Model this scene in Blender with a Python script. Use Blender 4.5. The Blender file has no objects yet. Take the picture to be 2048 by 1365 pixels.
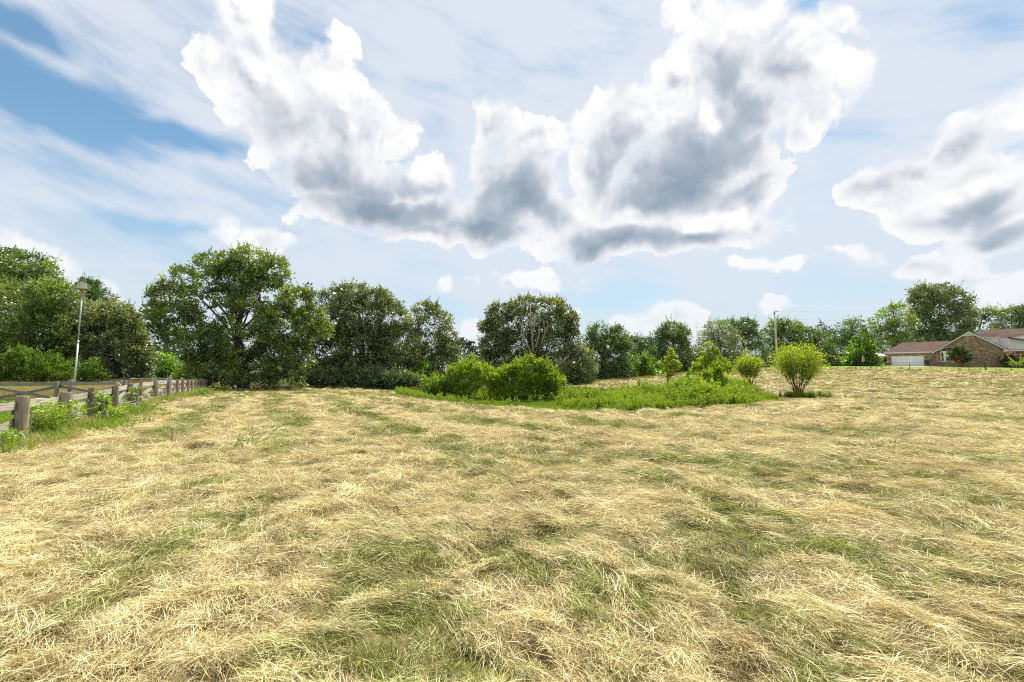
import bpy, bmesh, math, random
import numpy as np
from mathutils import Vector, Matrix

SC = bpy.context.scene
COL = SC.collection
RNG = np.random.default_rng(7)
random.seed(7)

# ------------------------------------------------------------------ camera
CAMZ = 1.6
PITCH = math.radians(4.0)
FPX = 2048 * 16.0 / 36.0
cam_data = bpy.data.cameras.new('camera')
cam_data.lens = 16.0
cam_data.sensor_width = 36.0
cam_data.clip_start = 0.05
cam_data.clip_end = 6000.0
cam = bpy.data.objects.new('camera', cam_data)
COL.objects.link(cam)
cam.location = (0, 0, CAMZ)
cam.rotation_euler = (math.radians(90) + PITCH, 0, 0)
SC.camera = cam

def ray(px, py):
    x = (px - 1024.0) / FPX
    y = -(py - 682.5) / FPX
    return x, math.cos(PITCH) - y * math.sin(PITCH), math.sin(PITCH) + y * math.cos(PITCH)

def at(px, py, d):
    """world point seen at photo position (px, py) at forward distance d"""
    x, y, z = ray(px, py)
    t = d / y
    return np.array((x * t, d, CAMZ + z * t))

def azel(px, py):
    x, y, z = ray(px, py)
    return math.atan2(x, y), math.atan2(z, math.hypot(x, y))

# ------------------------------------------------------------------ light
SUN_AZ = math.radians(24.0)      # from forward (+Y) towards the right (+X)
SUN_EL = math.radians(62.0)
SC.view_settings.view_transform = 'Standard'
SC.view_settings.look = 'None'
SC.view_settings.gamma = 1.0
EXPO = 0.70
SC.view_settings.exposure = EXPO
SC.view_settings.use_curve_mapping = False
SC.cycles.use_denoising = False
SC.cycles.filter_width = 1.15
SC.cycles.max_bounces = 6
SC.cycles.diffuse_bounces = 3
SC.cycles.glossy_bounces = 2
SC.cycles.transmission_bounces = 4
SC.cycles.transparent_max_bounces = 8
SC.cycles.sample_clamp_indirect = 4.0
SC.cycles.sample_clamp_direct = 5.0

sun_data = bpy.data.lights.new('sun', 'SUN')
sun_data.energy = 5.0
sun_data.angle = math.radians(0.5)
sun_data.color = (1.0, 0.95, 0.86)
sun = bpy.data.objects.new('sun', sun_data)
COL.objects.link(sun)
sdir = Vector((math.sin(SUN_AZ) * math.cos(SUN_EL), math.cos(SUN_AZ) * math.cos(SUN_EL), math.sin(SUN_EL)))
sun.rotation_euler = (-sdir).to_track_quat('-Z', 'Y').to_euler()
sun.location = sdir * 200

class NT:
    """small node-tree helper"""
    def __init__(self, tree):
        self.t = tree
    def new(self, typ, **kw):
        n = self.t.nodes.new(typ)
        for k, v in kw.items():
            setattr(n, k, v)
        return n
    def set(self, sock, v):
        if v is None:
            return
        if hasattr(v, 'is_output') or isinstance(v, bpy.types.NodeSocket):
            self.t.links.new(v, sock)
        else:
            sock.default_value = v
    def math(self, op, a, b=None, c=None, clamp=False):
        n = self.new('ShaderNodeMath', operation=op, use_clamp=clamp)
        self.set(n.inputs[0], a); self.set(n.inputs[1], b); self.set(n.inputs[2], c)
        return n.outputs[0]
    def vec(self, op, a, b=None, c=None, out=0):
        n = self.new('ShaderNodeVectorMath', operation=op)
        self.set(n.inputs[0], a); self.set(n.inputs[1], b); self.set(n.inputs[2], c)
        return n.outputs[out]
    def noise(self, v, scale, detail=4, rough=0.5, dist=0.0, color=False, dims='3D'):
        n = self.new('ShaderNodeTexNoise', noise_dimensions=dims)
        self.set(n.inputs['Vector'], v)
        n.inputs['Scale'].default_value = scale
        n.inputs['Detail'].default_value = detail
        n.inputs['Roughness'].default_value = rough
        n.inputs['Distortion'].default_value = dist
        return n.outputs['Color' if color else 'Fac']
    def mapr(self, v, a, b, c=0.0, d=1.0, smooth=True):
        n = self.new('ShaderNodeMapRange', interpolation_type='SMOOTHSTEP' if smooth else 'LINEAR')
        self.set(n.inputs[0], v); self.set(n.inputs[1], a); self.set(n.inputs[2], b)
        self.set(n.inputs[3], c); self.set(n.inputs[4], d)
        return n.outputs[0]
    def mix(self, f, a, b, typ='MIX'):
        n = self.new('ShaderNodeMix', data_type='RGBA', blend_type=typ)
        self.set(n.inputs[0], f)
        for s, v in ((n.inputs[6], a), (n.inputs[7], b)):
            if isinstance(v, tuple) and len(v) == 3:
                v = (*v, 1.0)
            self.set(s, v)
        return n.outputs[2]
    def ramp(self, f, stops):
        n = self.new('ShaderNodeValToRGB')
        self.set(n.inputs[0], f)
        e = n.color_ramp.elements
        while len(e) < len(stops):
            e.new(0.5)
        for q, (p, c) in zip(e, stops):
            q.position = p; q.color = (*c, 1.0)
        return n.outputs[0]
    def comb(self, x, y, z=0.0):
        n = self.new('ShaderNodeCombineXYZ')
        self.set(n.inputs[0], x); self.set(n.inputs[1], y); self.set(n.inputs[2], z)
        return n.outputs[0]

# ------------------------------------------------------------------ world: sky, cirrus and cumulus
SKY_STR = 0.10
world = bpy.data.worlds.new('World')
SC.world = world
world.use_nodes = True
wt = world.node_tree
wt.nodes.clear()
N = NT(wt)
tc = N.new('ShaderNodeTexCoord')
DIR = tc.outputs['Generated']
sky = N.new('ShaderNodeTexSky', sky_type='NISHITA')
sky.sun_disc = False
sky.sun_elevation = SUN_EL
sky.sun_rotation = SUN_AZ
sky.air_density = 1.0
sky.dust_density = 0.6
sky.ozone_density = 1.4
sep = N.new('ShaderNodeSeparateXYZ')
N.set(sep.inputs[0], DIR)
AZ = N.math('ARCTAN2', sep.outputs[0], sep.outputs[1])
EL = N.math('ARCSINE', sep.outputs[2])
AE = N.comb(AZ, EL)

def blob_field(P, blobs):
    """largest of (1 - ellipse distance) over the list; blobs as (px, py, rx, ry[, gain]) in photo units"""
    f = None
    for b in blobs:
        cx, cy, rx, ry = b[:4]
        g = b[4] if len(b) > 4 else 1.0
        a, e = azel(cx, cy)
        a2, _ = azel(cx + rx, cy); a1, _ = azel(cx - rx, cy)
        _, e2 = azel(cx, cy - ry); _, e1 = azel(cx, cy + ry)
        ra, re = (a2 - a1) / 2, (e2 - e1) / 2
        q = N.vec('MULTIPLY_ADD', P, (1 / ra, 1 / re, 0), (-a / ra, -e / re, 0))
        l = N.vec('LENGTH', q, out=1)
        v = N.math('MULTIPLY_ADD', l, -g, g)
        f = v if f is None else N.math('MAXIMUM', f, v)
    return f

# billows: fractal noise used to warp positions and to break the edges
wn = N.noise(AE, 5.0, 3, 0.55, color=True, dims='2D')
warp = N.vec('MULTIPLY', N.vec('SUBTRACT', wn, (0.5, 0.5, 0.5)), (0.15, 0.12, 0))
P1 = N.vec('ADD', AE, warp)
fine = N.noise(AE, 15.0, 9, 0.66, dims='2D')
mid = N.noise(AE, 9.0, 5, 0.58, 0.0, dims='2D')
def billow(P):
    v = N.new('ShaderNodeTexVoronoi', feature='SMOOTH_F1', voronoi_dimensions='2D')
    N.set(v.inputs['Vector'], P)
    v.inputs['Scale'].default_value = 9.0
    v.inputs['Detail'].default_value = 3.0
    v.inputs['Roughness'].default_value = 0.5
    v.inputs['Smoothness'].default_value = 0.8
    return N.math('SUBTRACT', 0.50, v.outputs['Distance'])
PB = N.vec('ADD', AE, N.vec('MULTIPLY', warp, (0.45, 0.45, 0)))
puff = billow(PB)

WHITE = [
    # left tower
    (500, 10, 95, 90), (450, 130, 80, 85), (530, 150, 130, 120), (688, 112, 38, 48), (645, 185, 85, 75),
    (570, 250, 140, 105), (680, 270, 140, 100), (780, 275, 62, 52), (710, 350, 175, 95), (835, 355, 100, 60),
    (760, 425, 200, 70), (870, 440, 110, 60), (625, 345, 95, 70),
    # small tower in the middle
    (1010, 245, 58, 68), (1062, 290, 66, 66), (985, 320, 85, 80), (1025, 395, 120, 95), (960, 450, 140, 65), (1095, 430, 90, 75),
    # big cloud right of the middle
    (1400, 10, 95, 80), (1500, 40, 125, 75), (1430, 130, 130, 105), (1350, 180, 85, 80), (1580, 120, 100, 90),
    (1670, 60, 75, 52, 0.8), (1690, 140, 80, 70, 0.7), (1600, 230, 80, 80, 0.8),
    (1230, 250, 120, 100), (1185, 330, 95, 105), (1400, 290, 210, 140), (1480, 260, 110, 140), (1330, 400, 250, 105),
    (1490, 400, 105, 85), (1555, 460, 75, 55, 0.8), (1215, 480, 210, 65), (1370, 480, 220, 60),
    # right edge
    (2060, 215, 120, 75), (1960, 265, 90, 65), (1870, 320, 120, 65), (1790, 365, 85, 60), (1970, 360, 180, 85), (2030, 450, 200, 70), (1850, 430, 140, 50, 0.8),
    (1880, 525, 170, 34, 0.7), (1980, 565, 170, 36, 0.8), (1700, 520, 70, 24, 0.5),
    # small ones near the horizon
    (430, 470, 55, 34, 0.8), (510, 485, 95, 40, 0.9), (60, 500, 105, 60), (150, 555, 85, 75), (225, 600, 75, 50), 
    (895, 580, 26, 30, 0.8), (1340, 645, 90, 36, 0.9), (1262, 645, 45, 28, 0.8), (1430, 660, 90, 26, 0.8), (1540, 610, 34, 12, 0.6),
    (1110, 602, 60, 24, 0.8), (950, 660, 90, 30, 0.6), (1560, 545, 110, 26, 0.5), (1100, 560, 150, 26, 0.5),
]
DARK = [
    (775, 415, 190, 85, 1.15), (665, 355, 150, 75, 0.75), (560, 260, 110, 90, 0.30), (860, 470, 120, 40, 0.8),
    (1030, 400, 100, 110, 1.0), (950, 468, 150, 50, 1.1), (1005, 310, 60, 60, 0.4),
    (1475, 190, 130, 140, 0.85), (1400, 350, 215, 110, 1.2), (1480, 330, 110, 110, 0.8), (1235, 340, 110, 120, 0.7),
    (1240, 492, 240, 55, 1.1), (1420, 485, 160, 36, 0.8),
    (1970, 405, 200, 55, 1.0), (1810, 365, 100, 40, 0.5), (2010, 465, 180, 28, 0.8), (1800, 525, 90, 18, 0.5), (1990, 310, 110, 50, 0.3),
]
BRIGHT = [(1290, 432, 75, 24), (1440, 448, 95, 30), (1330, 220, 55, 70, 0.8), (1395, 240, 22, 60, 0.7)]

fW = blob_field(P1, WHITE)
# the same kind of cloud all round where the photograph does not look
gen = N.noise(DIR, 3.2, 3, 0.5)
away = N.mapr(N.math('ABSOLUTE', AZ), 0.92, 1.25)
up = N.mapr(EL, 0.78, 1.0)
out = N.math('MAXIMUM', away, up)
fG = N.math('MULTIPLY_ADD', N.math('SUBTRACT', gen, 0.53), 5.0, N.math('MULTIPLY_ADD', out, 3.0, -3.0))
fW = N.math('MAXIMUM', fW, fG)
edge = N.math('ADD', N.math('MULTIPLY', N.math('SUBTRACT', fine, 0.5), 0.85), N.math('MULTIPLY', puff, 0.40))
dens = N.math('ADD', N.math('ADD', fW, edge), 0.04)
soft = N.mapr(mid, 0.38, 0.62, 0.06, 0.60, smooth=False)
aW = N.math('MULTIPLY', N.mapr(dens, 0.0, soft), N.mapr(EL, 0.08, 0.30, 0.62, 1.0))
# relief of the billows: compare with a sample taken a little towards the sun
puff2 = billow(N.vec('ADD', PB, (0.010, 0.022, 0.0)))
fine2 = N.noise(N.vec('ADD', AE, (0.004, 0.010, 0.0)), 15.0, 9, 0.66, dims='2D')
relief = N.math('ADD', N.math('SUBTRACT', puff2, puff), N.math('MULTIPLY', N.math('SUBTRACT', fine2, fine), 0.75))
fD = blob_field(N.vec('ADD', AE, N.vec('MULTIPLY', warp, (1.2, 1.0, 0))), DARK)
fB = blob_field(N.vec('ADD', AE, N.vec('MULTIPLY', warp, (0.9, 0.7, 0))), BRIGHT)
dk = N.mapr(N.math('ADD', fD, N.math('MULTIPLY', N.math('SUBTRACT', mid, 0.5), 0.40)), -0.42, 1.08)
dkg = N.math('MULTIPLY', N.mapr(fG, 0.4, 1.4), 0.7)
dk = N.math('MAXIMUM', dk, dkg)
dk = N.math('MULTIPLY', dk, N.mapr(fB, -0.1, 0.6, 1.0, 0.08))
body = N.mapr(dens, 0.04, 0.75)
tex = N.math('ADD', N.math('MULTIPLY', relief, 1.1), N.math('MULTIPLY', N.math('SUBTRACT', fine, 0.5), -0.20))
tex = N.math('MULTIPLY', tex, N.mapr(dk, 0.0, 0.7, 1.0, 0.30))
dk = N.math('ADD', dk, N.math('MULTIPLY', body, tex), clamp=True)
dk = N.math('MULTIPLY', dk, N.math('MULTIPLY_ADD', body, 0.85, 0.15))
K = 1.0 / SKY_STR
def kc(r, g, b):
    return (r * K, g * K, b * K, 1.0)
ccol = N.ramp(dk, [(0.0, (1.0, 1.0, 1.0)), (0.25, (0.80, 0.825, 0.87)), (0.6, (0.50, 0.555, 0.635)), (1.0, (0.29, 0.37, 0.455))])
ccol = N.mix(1.0, ccol, kc(1.0, 1.0, 1.0), 'MULTIPLY')
# cirrus veil
cv = N.vec('MULTIPLY', N.vec('ADD', AE, N.vec('MULTIPLY', warp, (0.25, 0.14, 0))), (1, 1, 1))
rot = N.new('ShaderNodeVectorRotate', rotation_type='Z_AXIS')
N.set(rot.inputs['Vector'], cv)
rot.inputs['Angle'].default_value = math.radians(13)
st = N.vec('MULTIPLY', rot.outputs[0], (1.5, 5.5, 1.0))
cir = N.noise(st, 2.2, 9, 0.63, 0.1, dims='2D')
cir2 = N.noise(DIR, 2.0, 2, 0.5)
BLUE = [(130, 215, 330, 95, 1.3), (330, 270, 190, 45, 1.0), (40, 40, 160, 50, 0.7), (600, 90, 90, 60, 0.3), (870, 250, 80, 70, 0.40), (1105, 275, 30, 40, 0.6),
        (1200, 110, 140, 90, 0.12), (1620, 20, 60, 40, 0.5), (1960, 60, 170, 110, 0.30), (300, 445, 160, 24, 0.6), (560, 468, 50, 14, 0.5), (1700, 590, 200, 60, 0.5), (1240, 600, 160, 45, 0.5), (900, 625, 90, 40, 0.5)]
fBl = blob_field(N.vec('ADD', AE, N.vec('MULTIPLY', warp, (0.8, 0.6, 0))), BLUE)
veil = N.math('ADD', N.math('MULTIPLY', N.math('SUBTRACT', cir, 0.5), 1.7), N.math('MULTIPLY_ADD', cir2, 0.5, 0.46))
veil = N.math('SUBTRACT', veil, N.math('MULTIPLY', N.mapr(fBl, -0.2, 1.0), 1.05))
sunside = N.mapr(AZ, -0.8, 0.2, 0.0, 0.26)
veil = N.math('ADD', veil, sunside)
aV = N.mapr(veil, 0.05, 1.0, 0.05, 0.88)
skyc = N.mix(1.0, sky.outputs[0], (1.0, 1.40, 1.40), 'MULTIPLY')
c = N.mix(aV, skyc, kc(0.80, 0.84, 0.91))
# pale air towards the horizon
c = N.mix(N.mapr(EL, 0.0, 0.42, 0.85, 0.0), c, kc(0.68, 0.77, 0.86))
c = N.mix(aW, c, ccol)
bg = N.new('ShaderNodeBackground')
N.set(bg.inputs[0], c)
bg.inputs[1].default_value = SKY_STR * 2 ** -EXPO
wo = N.new('ShaderNodeOutputWorld')
wt.links.new(bg.outputs[0], wo.inputs[0])
world.cycles.sampling_method = 'MANUAL'
world.cycles.sample_map_resolution = 512

# ------------------------------------------------------------------ helpers
def smooth(a, b, x):
    t = np.clip((x - a) / (b - a), 0, 1)
    return t * t * (3 - 2 * t)

def _hash(ix, iy, iz, seed):
    h = (ix.astype(np.int64) * 374761393 + iy.astype(np.int64) * 668265263 + iz.astype(np.int64) * 2147483647 + seed * 974711) & 0xffffffff
    h = ((h ^ (h >> 13)) * 1274126177) & 0xffffffff
    h = ((h ^ (h >> 16)) * 2246822519) & 0xffffffff
    return ((h ^ (h >> 15)) & 0xffffff) / float(0xffffff)

def vnoise(x, y, z=None, seed=0):
    x = np.asarray(x, float); y = np.asarray(y, float)
    z = np.zeros_like(x) if z is None else np.asarray(z, float)
    ix, iy, iz = np.floor(x), np.floor(y), np.floor(z)
    fx, fy, fz = x - ix, y - iy, z - iz
    fx, fy, fz = (f * f * (3 - 2 * f) for f in (fx, fy, fz))
    r = 0
    for dz in ((0, 1) if np.any(fz) else (0,)):
        for dy in (0, 1):
            for dx in (0, 1):
                w = (fx if dx else 1 - fx) * (fy if dy else 1 - fy) * (fz if dz else 1 - fz)
                r = r + w * _hash(ix + dx, iy + dy, iz + dz, seed)
    return r

def fbm(x, y, oct=4, seed=0, rough=0.5):
    a, s, t = 1.0, 0.0, 0.0
    for k in range(oct):
        s = s + a * vnoise(x * 2 ** k + 17.3 * k, y * 2 ** k + 9.1 * k, seed=seed + k)
        t += a; a *= rough
    return s / t

def mesh_raw(name, verts, faces, attrs=None, smooth_shade=False, mat=None):
    """verts (n,3); faces = list of int arrays (m,k)"""
    me = bpy.data.meshes.new(name)
    verts = np.ascontiguousarray(verts, dtype=np.float32)
    me.vertices.add(len(verts))
    me.vertices.foreach_set('co', verts.ravel())
    faces = [np.asarray(f, dtype=np.int32) for f in faces if len(f)]
    lv = np.concatenate([f.ravel() for f in faces])
    tot = np.concatenate([np.full(len(f), f.shape[1], np.int32) for f in faces])
    st = np.concatenate([[0], np.cumsum(tot)[:-1]]).astype(np.int32)
    me.loops.add(len(lv)); me.loops.foreach_set('vertex_index', lv.astype(np.int32))
    me.polygons.add(len(tot)); me.polygons.foreach_set('loop_start', st)
    if smooth_shade:
        me.polygons.foreach_set('use_smooth', np.ones(len(tot), bool))
    me.update(calc_edges=True)
    for k, v in (attrs or {}).items():
        v = np.asarray(v, np.float32)
        if v.ndim == 1:
            me.attributes.new(k, 'FLOAT', 'POINT').data.foreach_set('value', v)
        else:
            me.attributes.new(k, 'FLOAT_VECTOR', 'POINT').data.foreach_set('vector', v.ravel())
    if mat:
        me.materials.append(mat)
    return me

def link(name, me, parent=None, loc=None):
    o = bpy.data.objects.new(name, me)
    COL.objects.link(o)
    if parent is not None:
        o.parent = parent
        o.matrix_parent_inverse = PINV[parent.name]
    if loc is not None:
        o.location = loc
    return o

PINV = {}
def tag(o, label, cat=None, group=None):
    o['label'] = label
    if cat: o['category'] = cat
    if group: o['group'] = group
    return o

def thing(name, label, cat, loc, group=None):
    o = bpy.data.objects.new(name, None)
    o.empty_display_size = 0.2
    COL.objects.link(o)
    o.location = tuple(float(v) for v in loc)
    PINV[o.name] = Matrix.Translation(-Vector(o.location))
    return tag(o, label, cat, group)

def subparent(o):
    """allow a mesh (at the world origin) to carry sub-parts"""
    PINV[o.name] = Matrix.Identity(4) if o.parent is None else Matrix.Identity(4)
    return o

class MB:
    """collects boxes, prisms and tubes into one mesh"""
    def __init__(self):
        self.v, self.f = [], []
    def poly(self, verts, faces):
        b = len(self.v)
        self.v += [tuple(map(float, p)) for p in verts]
        self.f += [tuple(i + b for i in f) for f in faces]
    def box(self, o, ex, ey, ez):
        """corner o and three edge vectors"""
        o, ex, ey, ez = (np.asarray(a, float) for a in (o, ex, ey, ez))
        p = [o, o + ex, o + ex + ey, o + ey]
        p += [q + ez for q in p]
        self.poly(p, [(0, 3, 2, 1), (4, 5, 6, 7), (0, 1, 5, 4), (1, 2, 6, 5), (2, 3, 7, 6), (3, 0, 4, 7)])
    def prism(self, pts, ext):
        """planar polygon pushed along ext"""
        n = len(pts); ext = np.asarray(ext, float)
        p = [np.asarray(q, float) for q in pts]
        self.poly(p + [q + ext for q in p], [tuple(range(n))[::-1], tuple(range(n, 2 * n))] + [(i, (i + 1) % n, (i + 1) % n + n, i + n) for i in range(n)])
    def tube(self, pts, radii, n=7, cap=True):
        v, f = tube_arrays(pts, radii, n, cap)
        self.poly(v, f)
    def build(self, name, mat, parent=None, smooth_shade=False):
        me = bpy.data.meshes.new(name)
        me.from_pydata(self.v, [], self.f)
        if smooth_shade:
            for p in me.polygons: p.use_smooth = True
        me.materials.append(mat)
        bm = bmesh.new(); bm.from_mesh(me); bmesh.ops.recalc_face_normals(bm, faces=bm.faces[:]); bm.to_mesh(me); bm.free()
        return link(name, me, parent)

def tube_arrays(pts, radii, n=7, cap=True):
    pts = np.asarray(pts, float)
    m = len(pts)
    radii = np.broadcast_to(np.asarray(radii, float), (m,))
    V, Fc = [], []
    ref = np.array((0.31, 0.17, 0.93))
    for i in range(m):
        d = pts[min(i + 1, m - 1)] - pts[max(i - 1, 0)]
        d = d / (np.linalg.norm(d) + 1e-9)
        r = ref if abs(d @ ref) < 0.95 else np.array((1.0, 0, 0))
        a = np.cross(d, r); a /= np.linalg.norm(a)
        b = np.cross(d, a)
        for k in range(n):
            t = 2 * math.pi * k / n
            V.append(pts[i] + radii[i] * (math.cos(t) * a + math.sin(t) * b))
    for i in range(m - 1):
        for k in range(n):
            k2 = (k + 1) % n
            Fc.append((i * n + k, i * n + k2, (i + 1) * n + k2, (i + 1) * n + k))
    if cap:
        Fc.append(tuple(range(n))[::-1]); Fc.append(tuple((m - 1) * n + k for k in range(n)))
    return V, Fc

# ------------------------------------------------------------------ materials
def new_mat(name):
    m = bpy.data.materials.new(name)
    m.use_nodes = True
    m.node_tree.nodes.clear()
    n = NT(m.node_tree)
    out = n.new('ShaderNodeOutputMaterial')
    return m, n, out

def principled(n, out, color, rough=0.8, spec=0.3, metallic=0.0, bump=None, bstr=0.3, bdist=0.02):
    p = n.new('ShaderNodeBsdfPrincipled')
    if isinstance(color, tuple) and len(color) == 3: color = (*color, 1)
    n.set(p.inputs['Base Color'], color)
    n.set(p.inputs['Roughness'], rough)
    p.inputs['Specular IOR Level'].default_value = spec
    p.inputs['Metallic'].default_value = metallic
    if bump is not None:
        b = n.new('ShaderNodeBump')
        b.inputs['Strength'].default_value = bstr; b.inputs['Distance'].default_value = bdist
        n.set(b.inputs['Height'], bump)
        n.set(p.inputs['Normal'], b.outputs[0])
    n.set(out.inputs[0], p.outputs[0])
    return p

def plain_mat(name, c, rough=0.7, var=0.12, scale=3.0, metallic=0.0, spec=0.3):
    m, n, out = new_mat(name)
    t = n.new('ShaderNodeTexCoord')
    f = n.noise(t.outputs['Object'], scale, 5, 0.6)
    d = tuple(v * (1 - var * 2) for v in c); l = tuple(min(1, v * (1 + var)) for v in c)
    principled(n, out, n.ramp(f, [(0.3, d), (0.7, l)]), rough, spec, metallic, f, 0.15)
    return m

def attr(n, name, kind='GEOMETRY', out='Fac'):
    a = n.new('ShaderNodeAttribute', attribute_type=kind, attribute_name=name)
    return a.outputs[out]

def leaf_mat(name, stops, transl=0.45, tcol=(1.25, 1.35, 0.45), gloss=0.06, inst=False):
    """thin leaf: diffuse + light passing through + a little sheen; colour runs with the attribute v"""
    m, n, out = new_mat(name)
    v = attr(n, 'v')
    if inst:
        h = attr(n, 'hue', 'INSTANCER')
        v = n.math('ADD', n.math('MULTIPLY', v, 0.6), n.math('MULTIPLY', h, 0.4))
    c = n.ramp(v, stops)
    d = n.new('ShaderNodeBsdfDiffuse'); n.set(d.inputs[0], c)
    t = n.new('ShaderNodeBsdfTranslucent'); n.set(t.inputs[0], n.mix(1.0, c, tcol, 'MULTIPLY'))
    mx = n.new('ShaderNodeMixShader'); mx.inputs[0].default_value = transl
    n.set(mx.inputs[1], d.outputs[0]); n.set(mx.inputs[2], t.outputs[0])
    g = n.new('ShaderNodeBsdfGlossy'); g.inputs['Roughness'].default_value = 0.45
    g.inputs[0].default_value = (0.9, 0.95, 1.0, 1)
    m2 = n.new('ShaderNodeMixShader'); m2.inputs[0].default_value = gloss
    n.set(m2.inputs[1], mx.outputs[0]); n.set(m2.inputs[2], g.outputs[0])
    n.set(out.inputs[0], m2.outputs[0])
    return m

def bark_mat(name, dark, light):
    m, n, out = new_mat(name)
    t = n.new('ShaderNodeTexCoord')
    f = n.noise(n.vec('MULTIPLY', t.outputs['Object'], (6, 6, 1.2)), 2.0, 6, 0.65)
    principled(n, out, n.ramp(f, [(0.3, dark), (0.7, light)]), 0.9, 0.2, 0, f, 0.6, 0.03)
    return m

def wood_mat(name, dark, mid, light, moss=(0.16, 0.17, 0.07), mossamt=0.35):
    m, n, out = new_mat(name)
    t = n.new('ShaderNodeTexCoord')
    oi = n.new('ShaderNodeObjectInfo')
    off = n.vec('MULTIPLY', n.comb(oi.outputs['Random'], oi.outputs['Random'], oi.outputs['Random']), (37, 53, 71))
    p = n.vec('ADD', t.outputs['Object'], off)
    g = n.noise(n.vec('MULTIPLY', p, (1.6, 5, 5)), 1.8, 7, 0.68, 0.8)
    b = n.noise(p, 2.5, 4, 0.6)
    c = n.ramp(g, [(0.30, dark), (0.46, mid), (0.70, light)])
    tint = n.math('MULTIPLY_ADD', oi.outputs['Random'], 0.35, 0.8)
    c = n.mix(1.0, c, n.comb(tint, tint, tint), 'MULTIPLY')
    c = n.mix(n.mapr(b, 0.55, 0.75, 0.0, mossamt), c, moss)
    principled(n, out, c, 0.88, 0.2, 0, g, 0.5, 0.01)
    return m

M = {}
M['wood'] = wood_mat('weathered_wood', (0.10, 0.085, 0.065), (0.40, 0.355, 0.29), (0.62, 0.57, 0.49))
M['wood_post'] = wood_mat('post_wood', (0.07, 0.055, 0.04), (0.24, 0.195, 0.145), (0.42, 0.36, 0.28))  # darker copy of the fence wood: shaded side of the posts put into the colour
M['wood_grey'] = wood_mat('grey_wood', (0.09, 0.085, 0.075), (0.25, 0.235, 0.21), (0.40, 0.38, 0.34), mossamt=0.15)
M['wood_red'] = wood_mat('brown_wood', (0.10, 0.05, 0.03), (0.26, 0.14, 0.08), (0.36, 0.24, 0.16), mossamt=0.1)
M['bark'] = bark_mat('bark', (0.035, 0.03, 0.024), (0.12, 0.105, 0.085))
M['deadwood'] = bark_mat('dead_wood', (0.20, 0.17, 0.14), (0.48, 0.43, 0.37))
M['stem'] = bark_mat('shrub_stem', (0.05, 0.035, 0.02), (0.16, 0.12, 0.07))
M['greenstem'] = plain_mat('green_stem', (0.12, 0.17, 0.05))
M['drystem'] = plain_mat('dry_stem', (0.45, 0.35, 0.2))
M['galv'] = plain_mat('galvanised_steel', (0.55, 0.57, 0.58), 0.45, 0.08, 6, 0.6)
M['gate_paint'] = plain_mat('gate_steel', (0.22, 0.25, 0.26), 0.5, 0.12, 6, 0.3)
LF = {
    'oak':    leaf_mat('oak_leaves', [(0.0, (0.038, 0.067, 0.017)), (0.45, (0.117, 0.180, 0.032)), (0.8, (0.237, 0.309, 0.054)), (1.0, (0.417, 0.463, 0.092))], 0.44, gloss=0.09),
    'olive':  leaf_mat('olive_leaves', [(0.0, (0.045, 0.069, 0.022)), (0.5, (0.140, 0.177, 0.051)), (0.85, (0.284, 0.327, 0.103)), (1.0, (0.482, 0.482, 0.185))], 0.40, (1.2, 1.25, 0.55), gloss=0.11),
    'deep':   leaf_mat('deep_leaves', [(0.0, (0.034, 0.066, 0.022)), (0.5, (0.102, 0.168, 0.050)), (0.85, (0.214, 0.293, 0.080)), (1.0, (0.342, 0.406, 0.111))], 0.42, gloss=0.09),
    'fresh':  leaf_mat('fresh_leaves', [(0.0, (0.036, 0.072, 0.009)), (0.5, (0.109, 0.196, 0.020)), (0.85, (0.189, 0.290, 0.032)), (1.0, (0.275, 0.377, 0.051))], 0.50, (1.885, 1.958, 0.580)),
    'bright': leaf_mat('bright_leaves', [(0.0, (0.05, 0.105, 0.004)), (0.5, (0.19, 0.32, 0.011)), (0.85, (0.31, 0.44, 0.018)), (1.0, (0.42, 0.52, 0.03))], 0.56, (1.2, 1.15, 0.4)),
    'yellow': leaf_mat('yellow_green_leaves', [(0.0, (0.13, 0.17, 0.010)), (0.5, (0.24, 0.35, 0.016)), (0.85, (0.36, 0.45, 0.024)), (1.0, (0.50, 0.55, 0.045))], 0.55, (1.2, 1.15, 0.5)),
    'cedar':  leaf_mat('cedar_sprays', [(0.0, (0.031, 0.061, 0.011)), (0.5, (0.113, 0.200, 0.020)), (0.85, (0.209, 0.330, 0.035)), (1.0, (0.330, 0.434, 0.070))], 0.35, gloss=0.03),
    'pine':   leaf_mat('pine_needles', [(0.0, (0.022, 0.056, 0.016)), (0.6, (0.085, 0.170, 0.034)), (1.0, (0.170, 0.282, 0.056))], 0.3, gloss=0.04),
    'far':    leaf_mat('far_leaves', [(0.0, (0.03, 0.05, 0.03)), (0.6, (0.07, 0.10, 0.055)), (1.0, (0.12, 0.155, 0.08))], 0.25, (1, 1, 0.8), gloss=0.02),
    'pink':   leaf_mat('pink_blossom', [(0.0, (0.05, 0.09, 0.02)), (0.45, (0.09, 0.13, 0.03)), (0.55, (0.38, 0.09, 0.13)), (1.0, (0.60, 0.25, 0.30))], 0.35, (1, 1, 1)),
    'myrtle': leaf_mat('myrtle_leaves', [(0.0, (0.019, 0.039, 0.013)), (0.6, (0.058, 0.104, 0.026)), (0.93, (0.104, 0.156, 0.039)), (0.97, (0.585, 0.182, 0.104)), (1.0, (0.715, 0.260, 0.156))], 0.35),
}

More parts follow.
